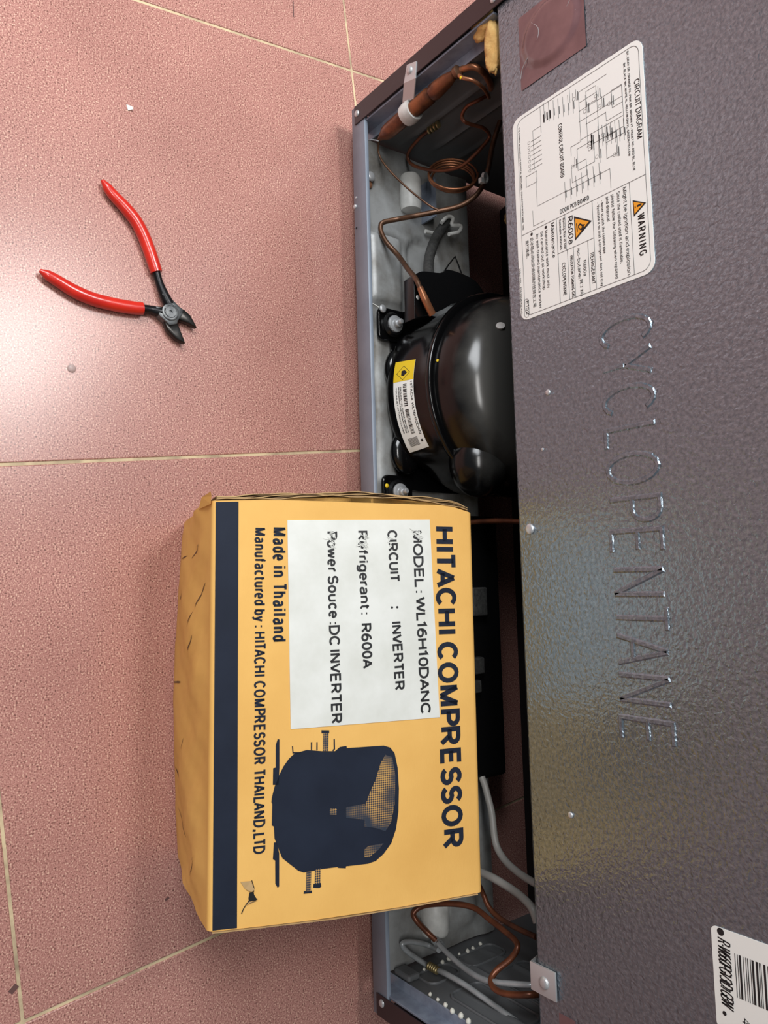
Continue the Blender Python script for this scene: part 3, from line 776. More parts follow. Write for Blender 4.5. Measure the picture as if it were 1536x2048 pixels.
# yellow foam squeezed out at the upper corner
def blob(mb, c, s, seed, n=14, amp=1.0):
    rd = random.Random(seed); ph = [rd.uniform(0, 6) for _ in range(6)]; vs = []; fs = []
    for i in range(n + 1):
        t = pi * i / n
        for k in range(2 * n):
            a = pi * k / n
            f = 1 + amp * (.13 * sin(3 * a + ph[0]) * sin(2 * t + ph[1]) + .09 * sin(5 * a + ph[2] + 4 * t) + .05 * sin(9 * a + ph[3] - 7 * t)) * sin(t)
            vs.append((c[0] + s[0] * f * sin(t) * cos(a), c[1] + s[1] * f * sin(t) * sin(a), c[2] + s[2] * f * cos(t)))
    for i in range(n):
        for k in range(2 * n):
            fs.append((i * 2 * n + k, i * 2 * n + (k + 1) % (2 * n), (i + 1) * 2 * n + (k + 1) % (2 * n), (i + 1) * 2 * n + k))
    mb.add(vs, fs)
fo = F()
fc = [(-.4125,.0080,.2019),(-.3906,.0080,.2119),(-.3787,.0080,.2113)]
blob(fo, fc[0], (.013, .007, .012), 3); blob(fo, fc[1], (.024, .006, .0075), 8); blob(fo, fc[2], (.014, .006, .0062), 5)
o = fo.build('foam_seal', M['foam'], smooth=80); lab(o, 'yellow insulating foam bulging under the panel corner')
fo = F(); blob(fo, (-.33, .15, .115), (.012, .010, .030), 14); fo.build('foam_seal', M['foam'], smooth=80)

# ---- filter drier with clamp
def LW(a, b, t): return tuple(a[i] + (b[i] - a[i]) * t for i in range(3))
d0, d1 = [(-.3898,.0130,.0504),(-.3950,.0130,.1622)]
dr = F()
ax = Vector(d1) - Vector(d0); L = ax.length
dr.lathe([(.0016, 0), (.0032, L * .04), (.0068, L * .11), (.0074, L * .16), (.0074, L * .69), (.0060, L * .715), (.0074, L * .74), (.0072, L * .80), (.0060, L * .90), (.0044, L * .96), (.0030, L)], d0, 24, ax)
drier = dr.build('filter_drier', M['drier'], smooth=50); lab(drier, 'burnt copper filter drier cylinder')
cm = Vector(d0) + ax * .44; un = ax.normalized()
o = MB().lathe([(.0076, -.0058), (.0098, -.0062), (.0104, -.003), (.0104, .003), (.0098, .0062), (.0076, .0058)], cm, 24, un).build('clamp_sleeve', M['white'], drier, smooth=50)
lab(o, 'white clamp sleeve'); 
bk = [(-.4230,.1243),(-.4253,.1113),(-.3955,.1051),(-.3904,.1181)]
q = [[(-.4188,-.0032,.1289)][0], [(-.4227,-.0032,.1161)][0], [(-.4080,-.0032,.1109)][0], [(-.4002,.0060,.0970)][0], [(-.3955,.0060,.1128)][0], [(-.4038,-.0032,.1273)][0]]
th = Vector((0, .0010, 0))
mb = MB(); mb.add(q + [Vector(p) + th for p in q], [(0, 1, 2, 5), (2, 3, 4, 5), (11, 8, 7, 6), (11, 10, 9, 8), (0, 6, 7, 1), (1, 7, 8, 2), (2, 8, 9, 3), (3, 9, 10, 4), (4, 10, 11, 5), (5, 11, 6, 0)])
o = mb.build('clamp_strap', M['zinc'], drier); lab(o, 'zinc strap of the clamp screwed to the flange')
fscrew([(-.4154,-.0032,.1199)][0], .0036)
o = MB().lathe([(.0032, -.001), (.0052, 0), (.0052, .0035), (.0032, .0045)], d1, 16, ax).build('end_collar', M['copperdark'], drier, smooth=50)
o = MB().lathe([(0, -.0012), (.0014, 0), (0, .0012)], [(-.3788,.0040,.1774)][0], 10, (0, -1, 0)).build('paint_dot', M['yellow'], drier, smooth=80)


def pipe(name, pts, r, m, n=10, k=6, label=None):
    o = F().tube(pts, r, n, k).build(name, m, smooth=70)
    if label: lab(o, label)
    return o


# ---- piping on the left
pipe('copper_pipe', [d1] + [(-.3969,.0160,.1665),(-.3953,.0200,.1768),(-.3924,.0300,.1790),(-.3943,.0450,.1711),(-.4012,.0600,.1580),(-.4058,.0700,.1448)], .0029, M['copper'])
pipe('copper_pipe', [d1] + [(-.3868,.0140,.1697),(-.3832,.0200,.1761),(-.3806,.0300,.1768),(-.3815,.0400,.1722),(-.3849,.0500,.1651)], .0016, M['copper'])
pipe('copper_pipe', [(-.3949,.0500,.0887),(-.3951,.0500,.0710),(-.3909,.0500,.0544),(-.3869,.0520,.0469),(-.3799,.0550,.0477),(-.3717,.0600,.0578),(-.3622,.0680,.0780),(-.3592,.0750,.0987),(-.3656,.0800,.1139),(-.3748,.0850,.1253),(-.3790,.0850,.1299),(-.3815,.0750,.1324),(-.3830,.0650,.1288),(-.3832,.0550,.1279),(-.3882,.0520,.1274),(-.3916,.0500,.1364),(-.3917,.0520,.1481),(-.3969,.0600,.1544)], .0017, M['copperred'], k=7)
pipe('copper_pipe', [(-.4067,.1000,.1348),(-.3965,.1000,.1291),(-.3801,.1000,.1193),(-.3583,.1000,.1119),(-.3476,.1000,.1059),(-.3338,.0920,.1015),(-.3240,.0800,.0914),(-.3191,.0620,.0769),(-.3162,.0450,.0611),(-.3161,.0360,.0476)] + [(-.3120,.0230,.0410),(-.3066,.0201,.0400),(-.2986,.0202,.0420),(-.2880,.0225,.0470)] + [(-.2740,.0285,.0560),(-.2539,.0248,.0740),(-.2369,.0204,.0910),(-.2256,.0206,.0970)], .0025, M['copperdark'], label='copper pipe bent over the tray to the compressor')
o = F().tube([(-.2268,.0199,.0970),(-.2157,.0253,.0980),(-.2046,.0348,.0960)], [.0029, .0036, .0036], 12, 4).build('pipe_joint', M['copper'], smooth=60); lab(o, 'brazed copper pipe joint')
pipe('capillary_tube', [d0] + [(-.3804,.0180,.0433),(-.3632,.0220,.0511),(-.3390,.0350,.0665),(-.3198,.0480,.0815),(-.3148,.0550,.0866)], .0010, M['copperdark'])
pipe('thin_wire', [(-.3934,.0060,.0356),(-.3883,.0060,.0480),(-.3821,.0060,.0585)], .0006, M['steelpipe'])
# capillary coil: four turns of thin copper
cc = Vector([(-.3627,.0850,.0765)][0]); e1 = Vector(CR[0]); e2 = (Vector((1, 0, 0)) * .94 + Vector(CR[2]) * .34)
nn = e1.cross(e2).normalized(); pts = []
for i in range(4 * 28 + 1):
    t = 2 * pi * i / 28; k = i / 112; r = .0250 - .0042 * k
    pts.append(cc + e1 * r * 1.02 * cos(t) + e2 * r * .84 * sin(t) + nn * (-.004 + .009 * k) + e1 * .001 * sin(k * 9))
o = F().tube(pts, .00115, 7).build('capillary_coil', M['copper'], smooth=70); lab(o, 'thin copper capillary wound in a coil')
tie = Vector([(-.3481,.0950,.1119)][0])
mb = F(); mb.lathe([(.0042, -.0014), (.0052, -.0014), (.0052, .0014), (.0042, .0014), (.0042, -.0014)], tie, 16, (.2, .3, 1)).box(tuple(tie + Vector((.002, -.007, -.002))), tuple(tie + Vector((.007, -.003, .002))))
mb.build('cable_tie', M['white'], smooth=40)
mb = F(); 
for k in range(4): mb.lathe([(.0022, -.0012), (.0036, -.0008), (.0036, .0008), (.0022, .0012)], Vector([(-.3944,.0490,.0850)][0]).lerp(Vector([(-.3940,.0490,.0975)][0]), k / 3), 12, (.1, .2, 1))
mb.build('spring_fitting', M['brass'], smooth=50)
# roller wheels standing through the tray
def roller(p0, p1, r, nm):
    a = Vector(p1) - Vector(p0); l = a.length
    o = F().lathe([(0, 0), (r * .55, 0), (r * .6, l * .03), (r * .88, l * .04), (r, l * .12), (r, l * .86), (r * .9, l * .96), (r * .5, l)], p0, 28, a).build(nm, M['white'], smooth=40)
    return o
o = roller([(-.3746,.0626,.0370)][0], [(-.3348,.0623,.0370)][0], .0112, 'roller_wheel'); lab(o, 'white plastic roller wheel under the coil')
o = roller([(.3410,.0650,.0370)][0], [(.3762,.0638,.0370)][0], .0140, 'roller_wheel'); lab(o, 'white plastic roller wheel behind the copper loop')
F().box((-.372, .082, .030), (-.330, .084, .052)).build('roller_bracket', M['liner'])
s1 = [(-.3598,.0140,.0340)][0]; fscrew(s1, .0050, axis=(0, 0, 1))
rh = [(-.3527,.0130,.0320)][0]; o = MB().lathe([(0, 0), (.0045, .0003), (.003, .001)], rh, 10, (0, 0, 1)).build('rust_spot', M['rust'], fridge); o.location = -FP

# ---- right hand piping
pipe('copper_pipe', [(.3756,.0550,.0513),(.3681,.0500,.0428),(.3570,.0420,.0367),(.3509,.0420,.0336),(.3451,.0500,.0398),(.3383,.0600,.0651),(.3382,.0700,.0850),(.3422,.0700,.1067),(.3443,.0680,.1243),(.3455,.0640,.1415),(.3484,.0600,.1480),(.3567,.0550,.1445),(.3650,.0450,.1381),(.3702,.0380,.1382),(.3728,.0340,.1453),(.3719,.0340,.1590),(.3675,.0400,.1767),(.3685,.0500,.1810)], .0026, M['copperred'], label='reddish copper pipe looped over the white roller wheel')
pipe('copper_pipe', [(.3307,.1050,.0526),(.3397,.1000,.0671),(.3493,.1000,.0742),(.3545,.1000,.0871),(.3536,.0950,.1117),(.3506,.0900,.1418)], .0025, M['copperred'])
pipe('steel_pipe', [(.3732,.0500,.0578),(.3766,.0480,.0765),(.3773,.0440,.0995),(.3754,.0400,.1215),(.3711,.0380,.1406),(.3635,.0450,.1723),(.3648,.0550,.1768)], .0024, M['steelpipe'])
pipe('steel_pipe', [(.3786,.0500,.0585)] + [(.3822,.0545,.0410),(.3760,.0416,.0400),(.3713,.0290,.0400),(.3715,.0221,.0400),(.3791,.0271,.0410),(.3911,.0411,.0440),(.3968,.0479,.0480)] + [(.3901,.0420,.0730),(.3897,.0420,.1010),(.3945,.0450,.1324),(.4008,.0500,.1579)], .0024, M['steelpipe'], label='thin grey steel pipe with a hairpin bend')
for a, b, r, m in (([(.3747,.0560,.0447)][0], [(.3775,.0550,.0568)][0], .0040, M['steelpipe']), ([(.3910,.0415,.0534)][0], [(.3918,.0425,.0655)][0], .0036, M['brass'])):
    v = Vector(b) - Vector(a); l = v.length; pr = []
    for k in range(5): pr += [(r * .82, l * k / 5), (r, l * (k + .3) / 5), (r, l * (k + .7) / 5)]
    F().lathe(pr + [(r * .8, l)], a, 14, v).build('pipe_bushing', m, smooth=40)
pipe('drain_hose', [(.2341,.1100,.0605),(.2415,.1100,.0644),(.2511,.1080,.0702),(.2641,.1050,.0777),(.2821,.1000,.0851),(.2915,.0980,.0909),(.2981,.0950,.1029),(.3013,.0900,.1219),(.3023,.0850,.1448),(.3027,.0850,.1588)], .0033, M['hose'], label='grey plastic drain hose curving beside the box, the upper of the two')
pipe('drain_hose', [(.3143,.0900,.0673),(.3137,.0880,.0809),(.3130,.0850,.1001),(.3163,.0850,.1211),(.3174,.0800,.1395),(.3214,.0780,.1500),(.3307,.0780,.1547)], .0036, M['hose'], label='grey plastic drain hose, the lower of the two')
pipe('copper_pipe', [(-.0141,.1000,.0605),(-.0137,.1000,.0921),(-.0098,.1000,.1371)], .0026, M['copperred'])
F().box((-.022, .066, .034), (.238, .146, .060)).build('added_dark_block', M['plastic'], bevel=.004)  # added black block, darkens the gap behind the box in place of shadow
for lo_, hi_ in (((.050, .100, .0601), (.078, .120, .0680)), ((.118, .096, .0601), (.134, .112, .0690)), ((.140, .094, .0601), (.152, .108, .0680))): F().box(lo_, hi_).build('wire_connector', M['cable'], bevel=.0015)
# braided cable with its white clip
pipe('cable_sleeve', [(-.2503,.0511,.0750),(-.2662,.0584,.0660),(-.2851,.0697,.0560),(-.3089,.0853,.0480),(-.3256,.0980,.0460),(-.3365,.1080,.0440)], .0052, M['cable'], n=14, label='thick black braided cable sleeve')
mb = F(); p = Vector([(-.3263,.0997,.0470)][0])
for q in ([(-.3251,.0901,.0520),(-.3338,.0990,.0520),(-.3341,.1063,.0520),(-.3263,.1047,.0520),(-.3287,.1171,.0520),(-.3214,.1141,.0520),(-.3151,.0999,.0520)], [(-.3199,.0817,.0360),(-.3216,.0971,.0360),(-.3292,.1096,.0360)]):
    mb.tube(q, .0021, 8, 4)
mb.build('cable_clip', M['white'], smooth=60)

# ================================================================== compressor
CX, CY = -.138, .1225
comp = thing('compressor', 'glossy black round compressor bolted to the metal tray inside the refrigerator compartment', 'compressor', (CX, CY, .034))
CP = Vector((CX, CY, .034))


class K(MB):
    def build(s, name, m, parent=None, **k):
        o = MB.build(s, name, m, parent or comp, **k)
        if (parent or comp) is comp: o.location = -CP
        return o


PA = [(.083, .038), (.0905, .0415), (.0945, .048), (.096, .060), (.096, .072), (.096, .088), (.096, .097), (.0985, .0985)]
PB = [(.094, .038), (.1015, .0415), (.1050, .047), (.1050, .053), (.1015, .068), (.0970, .084), (.096, .097), (.0985, .0985)]
def flare(th):                                  # th = angle from the side facing the camera
    th = (th + pi) % (2 * pi) - pi
    return 1 - sm(radians(30), radians(52), abs(th))
def shell_r(th, z):
    w = flare(th)
    def at(P):
        for (r0, z0), (r1, z1) in zip(P, P[1:]):
            if z0 <= z <= z1: return r0 + (r1 - r0) * (z - z0) / (z1 - z0)
        return P[-1][0]
    return at(PA) * (1 - w) + at(PB) * w
def shell_pt(u, v):
    th = 2 * pi * u; i = v * (len(PA) - 1); k = min(int(i), len(PA) - 2); f = i - k; w = flare(th)
    r = (PA[k][0] + (PA[k + 1][0] - PA[k][0]) * f) * (1 - w) + (PB[k][0] + (PB[k + 1][0] - PB[k][0]) * f) * w
    z = (PA[k][1] + (PA[k + 1][1] - PA[k][1]) * f) * (1 - w) + (PB[k][1] + (PB[k + 1][1] - PB[k][1]) * f) * w
    return (CX + r * sin(th), CY - r * cos(th), z)
low = K().grid(shell_pt, 96, 21).build('lower_shell', M['black'], smooth=50)
K().lathe([(.0950, .0975), (.1000, .0975), (.1012, .0990), (.1012, .1025), (.1000, .1040), (.0950, .1042)], (CX, CY, 0), 72).build('weld_flange', M['black'], smooth=50)
up = K().lathe([(.0945, .1035), (.0940, .110), (.0925, .119), (.0890, .129), (.0830, .138), (.0740, .1455), (.0620, .1515), (.046, .1560), (.025, .1585), (0, .1592)], (CX, CY, 0), 72).build('upper_shell', M['dome'], smooth=80)
b0 = Vector([(-.0660,.0476,.1280)][0]); mb = K(); blob(mb, tuple(b0 + Vector((0, .030, -.021))), (.032, .030, .027), 21, 20, 0); mb.build('shell_boss', M['dome'], smooth=80)
K().prism(rrect(CX - .092, CY - .092, CX + .092, CY + .080, .03, 6), 'z', .0352, .0382).build('base_plate', M['black'], bevel=.0008)
# bulges of the lower shell towards its feet
for p in [(-.1632,.0361,.0440),(-.0829,.0406,.0440)]:
    mb = K(); blob(mb, p, (.022, .018, .009), 31, 16, 0); mb.build('foot_bulge', M['black'], smooth=80)
for p, s in zip([(-.2089,.0306,.0460),(-.0435,.0308,.0460)], (0, 1)):
    x, y, z = p
    K().prism(rrect(x - .017, y - .016, x + .016, y + .020, .006, 4), 'z', .0362, .0400).build('foot', M['black'], bevel=.001)
    g = K().lathe([(.0085, .032), (.0122, .034), (.0128, .038), (.0115, .0405), (.0125, .043), (.0105, .0455)], (x, y, 0), 24).build('rubber_grommet', M['plastic'], smooth=50)
    w = K().lathe([(.0030, .0448), (.0080, .0448), (.0085, .0455), (.0082, .0470), (.0060, .0480), (.0030, .0480)], (x, y, 0), 28).build('washer', M['zinc'], smooth=40)
    K().lathe([(.0046, .0478), (.0046, .0510), (.0040, .0518), (.0028, .0518), (.0028, .0555), (.0020, .0565), (0, .0566)], (x, y, 0), 18).build('bolt', M['zinc'], smooth=40)
p = [(-.2231,.0184,.0420)][0]; screw(p, .0040, comp, axis=(0, 0, 1)).location = -CP
p = [(-.0496,.0184,.0410)][0]; o = K().lathe([(0, 0), (.0022, 0), (.0016, .001), (0, .0012)], p, 10, (0, 0, 1)).build('paint_dot', M['yellow'], smooth=60)
K().tube([(-.2267,.0023,.0420),(-.2254,.0080,.0420),(-.2235,.0139,.0420)], .0007, 6, 3).build('earth_wire', M['white'], smooth=60)
# terminal cover: hood on the side of the shell
tc = [(-.2407,.0206,.0800),(-.2478,.0311,.0800),(-.2515,.0544,.0800),(-.2570,.0642,.0800),(-.2570,.0837,.0800),(-.2536,.1003,.0800),(-.2439,.1117,.0800),(-.2358,.1165,.0800)]
inner = [(-.2001,.0202,.0800),(-.2089,.0417,.0800),(-.2168,.0576,.0800),(-.2236,.0675,.0800),(-.2262,.0741,.0800),(-.2294,.0840,.0800),(-.2314,.1008,.0800),(-.2345,.1164,.0800)]
poly = [(p[0], p[1]) for p in spline([Vector(p) for p in tc], 4)] + [(p[0], p[1]) for p in reversed(inner)]
tcv = K().prism(poly, 'z', .073, .088).build('terminal_cover', M['plastic'], bevel=.008, seg=4, smooth=50); lab(tcv, 'black plastic terminal cover')
o = K().lathe([(0, 0), (.0026, 0), (.002, .0008), (0, .001)], [(-.2213,.0249,.0875)][0], 12, (0, 0, 1)).build('paint_dot', M['white'], smooth=60)
K().tube([(-.2577,.0668,.0780),(-.2668,.0736,.0780),(-.2781,.0832,.0780),(-.2694,.0878,.0780),(-.2590,.0926,.0780)], .0008, 6).build('spring_wire', M['plastic'], smooth=60)
# round dots lying on the upper shell
def on_shell(x, y, prof):
    r = math.hypot(x - CX, y - CY)
    for (r0, z0), (r1, z1) in zip(prof, prof[1:]):
        if r1 <= r <= r0: return z0 + (z1 - z0) * (r0 - r) / max(1e-9, r0 - r1)
    return prof[-1][1]
UP = [(.0945, .1035), (.0940, .110), (.0925, .119), (.0890, .129), (.0830, .138), (.0740, .1455), (.0620, .1515), (.046, .1560), (.025, .1585), (0, .1592)]
def dot(pts, r, m, lbl=None):
    best = None
    for p in pts:
        z = on_shell(p[0], p[1], UP)
        if best is None or abs(z - p[2]) < abs(best[1]): best = (p, z - p[2])
    p = Vector(best[0]); n = Vector(((p.x - CX), (p.y - CY), .06 if p.z < .15 else .12)).normalized()
    o = K().lathe([(r, -.0006), (r, .0006), (r * .8, .0009), (0, .0009)], tuple(p), 16, tuple(n)).build('paint_dot', m, smooth=40)
    if lbl: lab(o, lbl)
dot([(-.1851,.0701,.1482)], .0042, M['white'], 'round white dot on the upper shell')
dot([(-.1573,.0304,.1065)], .0014, M['yellow'])
# rating label wrapped round the lower shell
RL = .0964
def shell_map(h): return lambda s, z: (CX + (shell_r(s / RL, z) + h) * sin(s / RL), CY - (shell_r(s / RL, z) + h) * cos(s / RL), z)
a0, a1 = -.0265, .0565
zb, zt = .0560, .0790
mb = K()
def lg(x0, x1, h, mbx):
    n = max(2, int((x1 - x0) / .002))
    for i in range(n):
        s0 = x0 + (x1 - x0) * i / n; s1 = x0 + (x1 - x0) * (i + 1) / n; f = shell_map(h)
        
        for j in range(6):
            za = zb + (zt - zb) * j / 6; zc = zb + (zt - zb) * (j + 1) / 6
            mbx.add([f(s0, za), f(s1, za), f(s1, zc), f(s0, zc)], [(0, 1, 2, 3)])
lg(a0, a1, .0004, mb); rl = mb.build('rating_label', M['paper'], smooth=60)
lab(rl, 'white and yellow rating label with barcode')
mb = MB(); lg(a0, a0 + .019, .0006, mb); mb.build('hazard_print', M['yellow'], rl, smooth=60)
li = MB(); fs = shell_map(.0007)
line2(li, [(a0 + .005, zb + .011), (a0 + .0115, zb + .0185), (a0 + .018, zb + .011), (a0 + .0115, zb + .0035), (a0 + .005, zb + .011)], .0004, fs)
poly2(li, [(a0 + .0095, zb + .009), (a0 + .0135, zb + .009), (a0 + .0145, zb + .012), (a0 + .0115, zb + .0155), (a0 + .0090, zb + .0125)], fs)
lettering(li, 'HITACHI  WL16H10DAN', (a0 + .0205, zt - .0036), (a1 - .014, zt - .0036), .0026, fs, w=.18)
for k, z in enumerate((zb + .0030, zb + .0058, zb + .0080)):
    lettering(li, ('YOU MUST ATTACH CLASS', 'REFRIGERANT TYPE R600a INVERTER', 'FREQUENCY OIL CHARGE 380 VOLTS')[k], (a0 + .024, z), (a1 - .018, z), .0015, fs, w=.2)
random.seed(11)
for x0, x1 in ((a0 + .022, a0 + .042), (a0 + .045, a0 + .067)):
    x = x0
    while x < x1:
        w = random.choice((.0004, .0005, .0009)); poly2(li, [(x, zb + .0115), (x + w, zb + .0115), (x + w, zb + .0155), (x, zb + .0155)], fs); x += w + random.choice((.0004, .0006, .0009))
for k in range(9): poly2(li, [(a1 - .0125 + k * .0009, zb + .005), (a1 - .0121 + k * .0009, zb + .005), (a1 - .0121 + k * .0009, zb + .016), (a1 - .0125 + k * .0009, zb + .016)], fs)
poly2(li, [(a1 - .009, zt - .0045), (a1 - .0068, zt - .0045), (a1 - .0068, zt - .0025), (a1 - .009, zt - .0025)], fs)
tag(li.build('label_print', M['ink'], rl, weld=False), kind='stuff')

# ================================================================== cardboard box leaning on the bottom rail
BO = Vector((-0.02052,-0.19765,0.12156)); BR = ((0.999475,-0.027616,0.016921),(0.022287,0.965519,0.259378),(-0.023501,-0.258864,0.965628))
box = thing('cardboard_box', 'brown cardboard compressor box with navy print lying tilted against the refrigerator rail', 'box')
box.matrix_world = Matrix(((BR[0][0], BR[1][0], BR[2][0], BO.x), (BR[0][1], BR[1][1], BR[2][1], BO.y), (BR[0][2], BR[1][2], BR[2][2], BO.z), (0, 0, 0, 1)))
BW, BH, BT = .2903, .2059, .1284


def ustart(v, n): return .0015 - .0062 * sin(pi * min(1, max(0, v / BH)) ** 1.3) * max(0, 1 + n / .03) + .003 * sm(.19, BH, v)
def uend(v, n): return .2878 + .0050 * min(1, max(0, v / BH)) + .0025 * sin(pi * min(1, max(0, v / BH)))


def cprofile(r=.0042, k=5):
    out = []
    cs = [((0, 0), 90, 180), ((0, -BT), 180, 270), ((BH, -BT), 270, 360), ((BH, 0), 0, 90)]
    for (v, n), a0_, a1_ in cs:
        cv = v + (r if v == 0 else -r); cn = n + (-r if n == 0 else r)
        for i in range(k + 1):
            a = radians(a0_ + (a1_ - a0_) * i / k); out.append((cv + r * cos(a), cn + r * sin(a)))
        # straight stretch subdivided
        nx = {0: (0, -BT), -BT: None}
        j = cs.index(((v, n), a0_, a1_)); nv, nn_ = cs[(j + 1) % 4][0]
        ecv = nv + (r if nv == 0 else -r); ecn = nn_ + (-r if nn_ == 0 else r); a = radians(cs[(j + 1) % 4][1])
        p1 = (ecv + r * cos(a), ecn + r * sin(a)); p0_ = out[-1]
        for i in range(1, 12): out.append((p0_[0] + (p1[0] - p0_[0]) * i / 12, p0_[1] + (p1[1] - p0_[1]) * i / 12))
    return out


prof = cprofile(); NP = len(prof); NU = 60


def carton_pt(s, v, n):
    u = ustart(v, n) + (uend(v, n) - ustart(v, n)) * s
    vv = v
    if v < .03 and n < -.004:                   # the near side is dented and bulges a little
        k = sm(.004, .03, -n) * (1 - v / .03)
        q = min(1, -n / BT); d = k * (.0040 * sin(pi * q) + (.0025 + .0070 * sin(pi * s)) * q + (.0016 * sin(s * 15 - n * 55) + .0010 * sin(s * 41 + n * 110) + .0006 * sin(s * 83 - n * 170)) * (1 - q) ** .5)
        vv -= .966 * d; n += .26 * d
        if s > .93: u -= (s - .93) / .07 * .014 * sm(.01, .12, -n)
        if s < .05: u += (.05 - s) / .05 * .004 * sm(.01, .06, -n)
    return (u, vv, n)


cb = MB(); vs = []
for i in range(NU + 1):
    for v, n in prof: vs.append(carton_pt(i / NU, v, n))
fs = [(i * NP + k, i * NP + (k + 1) % NP, (i + 1) * NP + (k + 1) % NP, (i + 1) * NP + k) for i in range(NU) for k in range(NP)]
fs += [list(range(NP)), [NU * NP + k for k in range(NP - 1, -1, -1)]]
cb.add(vs, fs)
carton = cb.build('carton', M['card'], box, smooth=45)
# end flaps: liner, flute gap and liner show as layered cut edges
for side_ in (0, 1):
    for k, (o0, o1, m, hi) in enumerate(((.0003, .0009, 'cardcut', .0012), (.0009, .0018, 'flute', .0005), (.0018, .0023, 'cardcut', .0013), (.0023, .0030, 'flute', .0003), (.0030, .0036, 'cardcut', .0009))):
        if side_ and k > 0: continue
        mb = MB(); n = 30; vs = []
        for i in range(n + 1):
            v = .003 + (BH - .008) * i / n; wob = .0006 * sin(v * 95 + k) + .0003 * sin(v * 230 + 2 * k)
            for nn_ in (hi - .0002 + wob * .5, -.070):
                uu = (ustart(v, nn_) - o0 - wob) if not side_ else (uend(v, 0) + o0)
                uv = (ustart(v, nn_) - o1 - wob) if not side_ else (uend(v, 0) + o1)
                vs += [(uu, v, nn_), (uv, v, nn_)]
        f = []
        for i in range(n):
            a, b = i * 4, (i + 1) * 4
            f += [(a, a + 1, b + 1, b), (a + 2, b + 2, b + 3, a + 3), (a, b, b + 2, a + 2), (a + 1, a + 3, b + 3, b + 1)]
        f += [(0, 2, 3, 1), (n * 4, n * 4 + 1, n * 4 + 3, n * 4 + 2)]
        mb.add(vs, f).build('flap_edge', M[m], box, smooth=40)
# bent corner tab sticking up at the near upper corner
mb = MB(); mb.add([(-.0015, -.0006, .0012), (-.0045, -.0012, .0016), (-.0030, -.0042, -.020), (.0045, -.0048, -.030), (.0040, -.0008, .0)], [(0, 1, 2, 4), (2, 3, 4)]).build('corner_tab', M['card'], box)
# dirty streaks rubbed into the near side of the card
M['smudge'] = mat('card_dirt', (84, 56, 34), .85, rgb2=(120, 84, 50), vscale=200)
for s0, n0, s1, n1, w_ in ((.10, -.030, .13, -.060, .0016), (.20, -.018, .26, -.040, .0018), (.27, -.045, .31, -.058, .0012), (.33, -.040, .37, -.052, .0014), (.12, -.075, .125, -.100, .0010),
                           (.46, -.085, .47, -.118, .0016), (.60, -.070, .63, -.074, .0010), (.80, -.100, .845, -.060, .0010), (.86, -.030, .92, -.045, .0012), (.71, -.085, .705, -.118, .0014), (.22, -.095, .24, -.108, .0012)):
    mb = MB(); vs = []
    for i in range(7):
        t = i / 6; w = w_ * sin(pi * (.08 + .84 * t)) * (1 + .3 * sin(9 * t + s0 * 40)) / .2903
        for sg in (-1, 1):
            p = carton_pt(s0 + (s1 - s0) * t + sg * w * .5, 0.0, n0 + (n1 - n0) * t + sg * w * .06); vs.append((p[0], p[1] - .0003, p[2]))
    mb.add(vs, [(2 * i, 2 * i + 1, 2 * i + 3, 2 * i + 2) for i in range(6)]).build('dirt_streak', M['smudge'], box, weld=False)
fb = lambda u, v: (u, v, .00035)
fb2 = lambda u, v: (u, v, .0007)
# navy stripe along the near edge
sp = [(.0026,.0026),(.0017,.0186),(.2883,.0195),(.2873,.0033)]
mb = MB()
mb.grid(lambda s, t: (lambda p: (p[0], p[1], .0003))([(sp[0][i] + (sp[3][i] - sp[0][i]) * s) * (1 - t) + (sp[1][i] + (sp[2][i] - sp[1][i]) * s) * t for i in (0, 1)]), 40, 2)
lab(mb.build('printed_stripe', M['navy'], box), 'navy printed stripe')
# lettering printed on the card
def FT(mb, s, pts, cap, f=fb, **k):
    m_ = MB(); lettering(m_, s, pts[0], pts[1], cap, f, **k)
    m_.build('lettering', M['ink'] if f is fb2 else M['navy'], st if f is fb2 else box, weld=False)
pr = MB()
hc = [(.0160,.1716),(.2578,.1725),(.0156,.1902)]; FT(pr, 'HITACHI COMPRESSOR', hc, .0179, w=.205, gap=.13, space=.2)
FT(pr, 'Made in Thailand', [(.0195,.0432),(.1007,.0434)], .0103, w=.165, gap=.15, space=.26)
FT(pr, 'Manufactured by : HITACHI COMPRESSOR THAILAND,LTD', [(.0201,.0301),(.2429,.0302)], .0083, w=.165, gap=.13, space=.24)
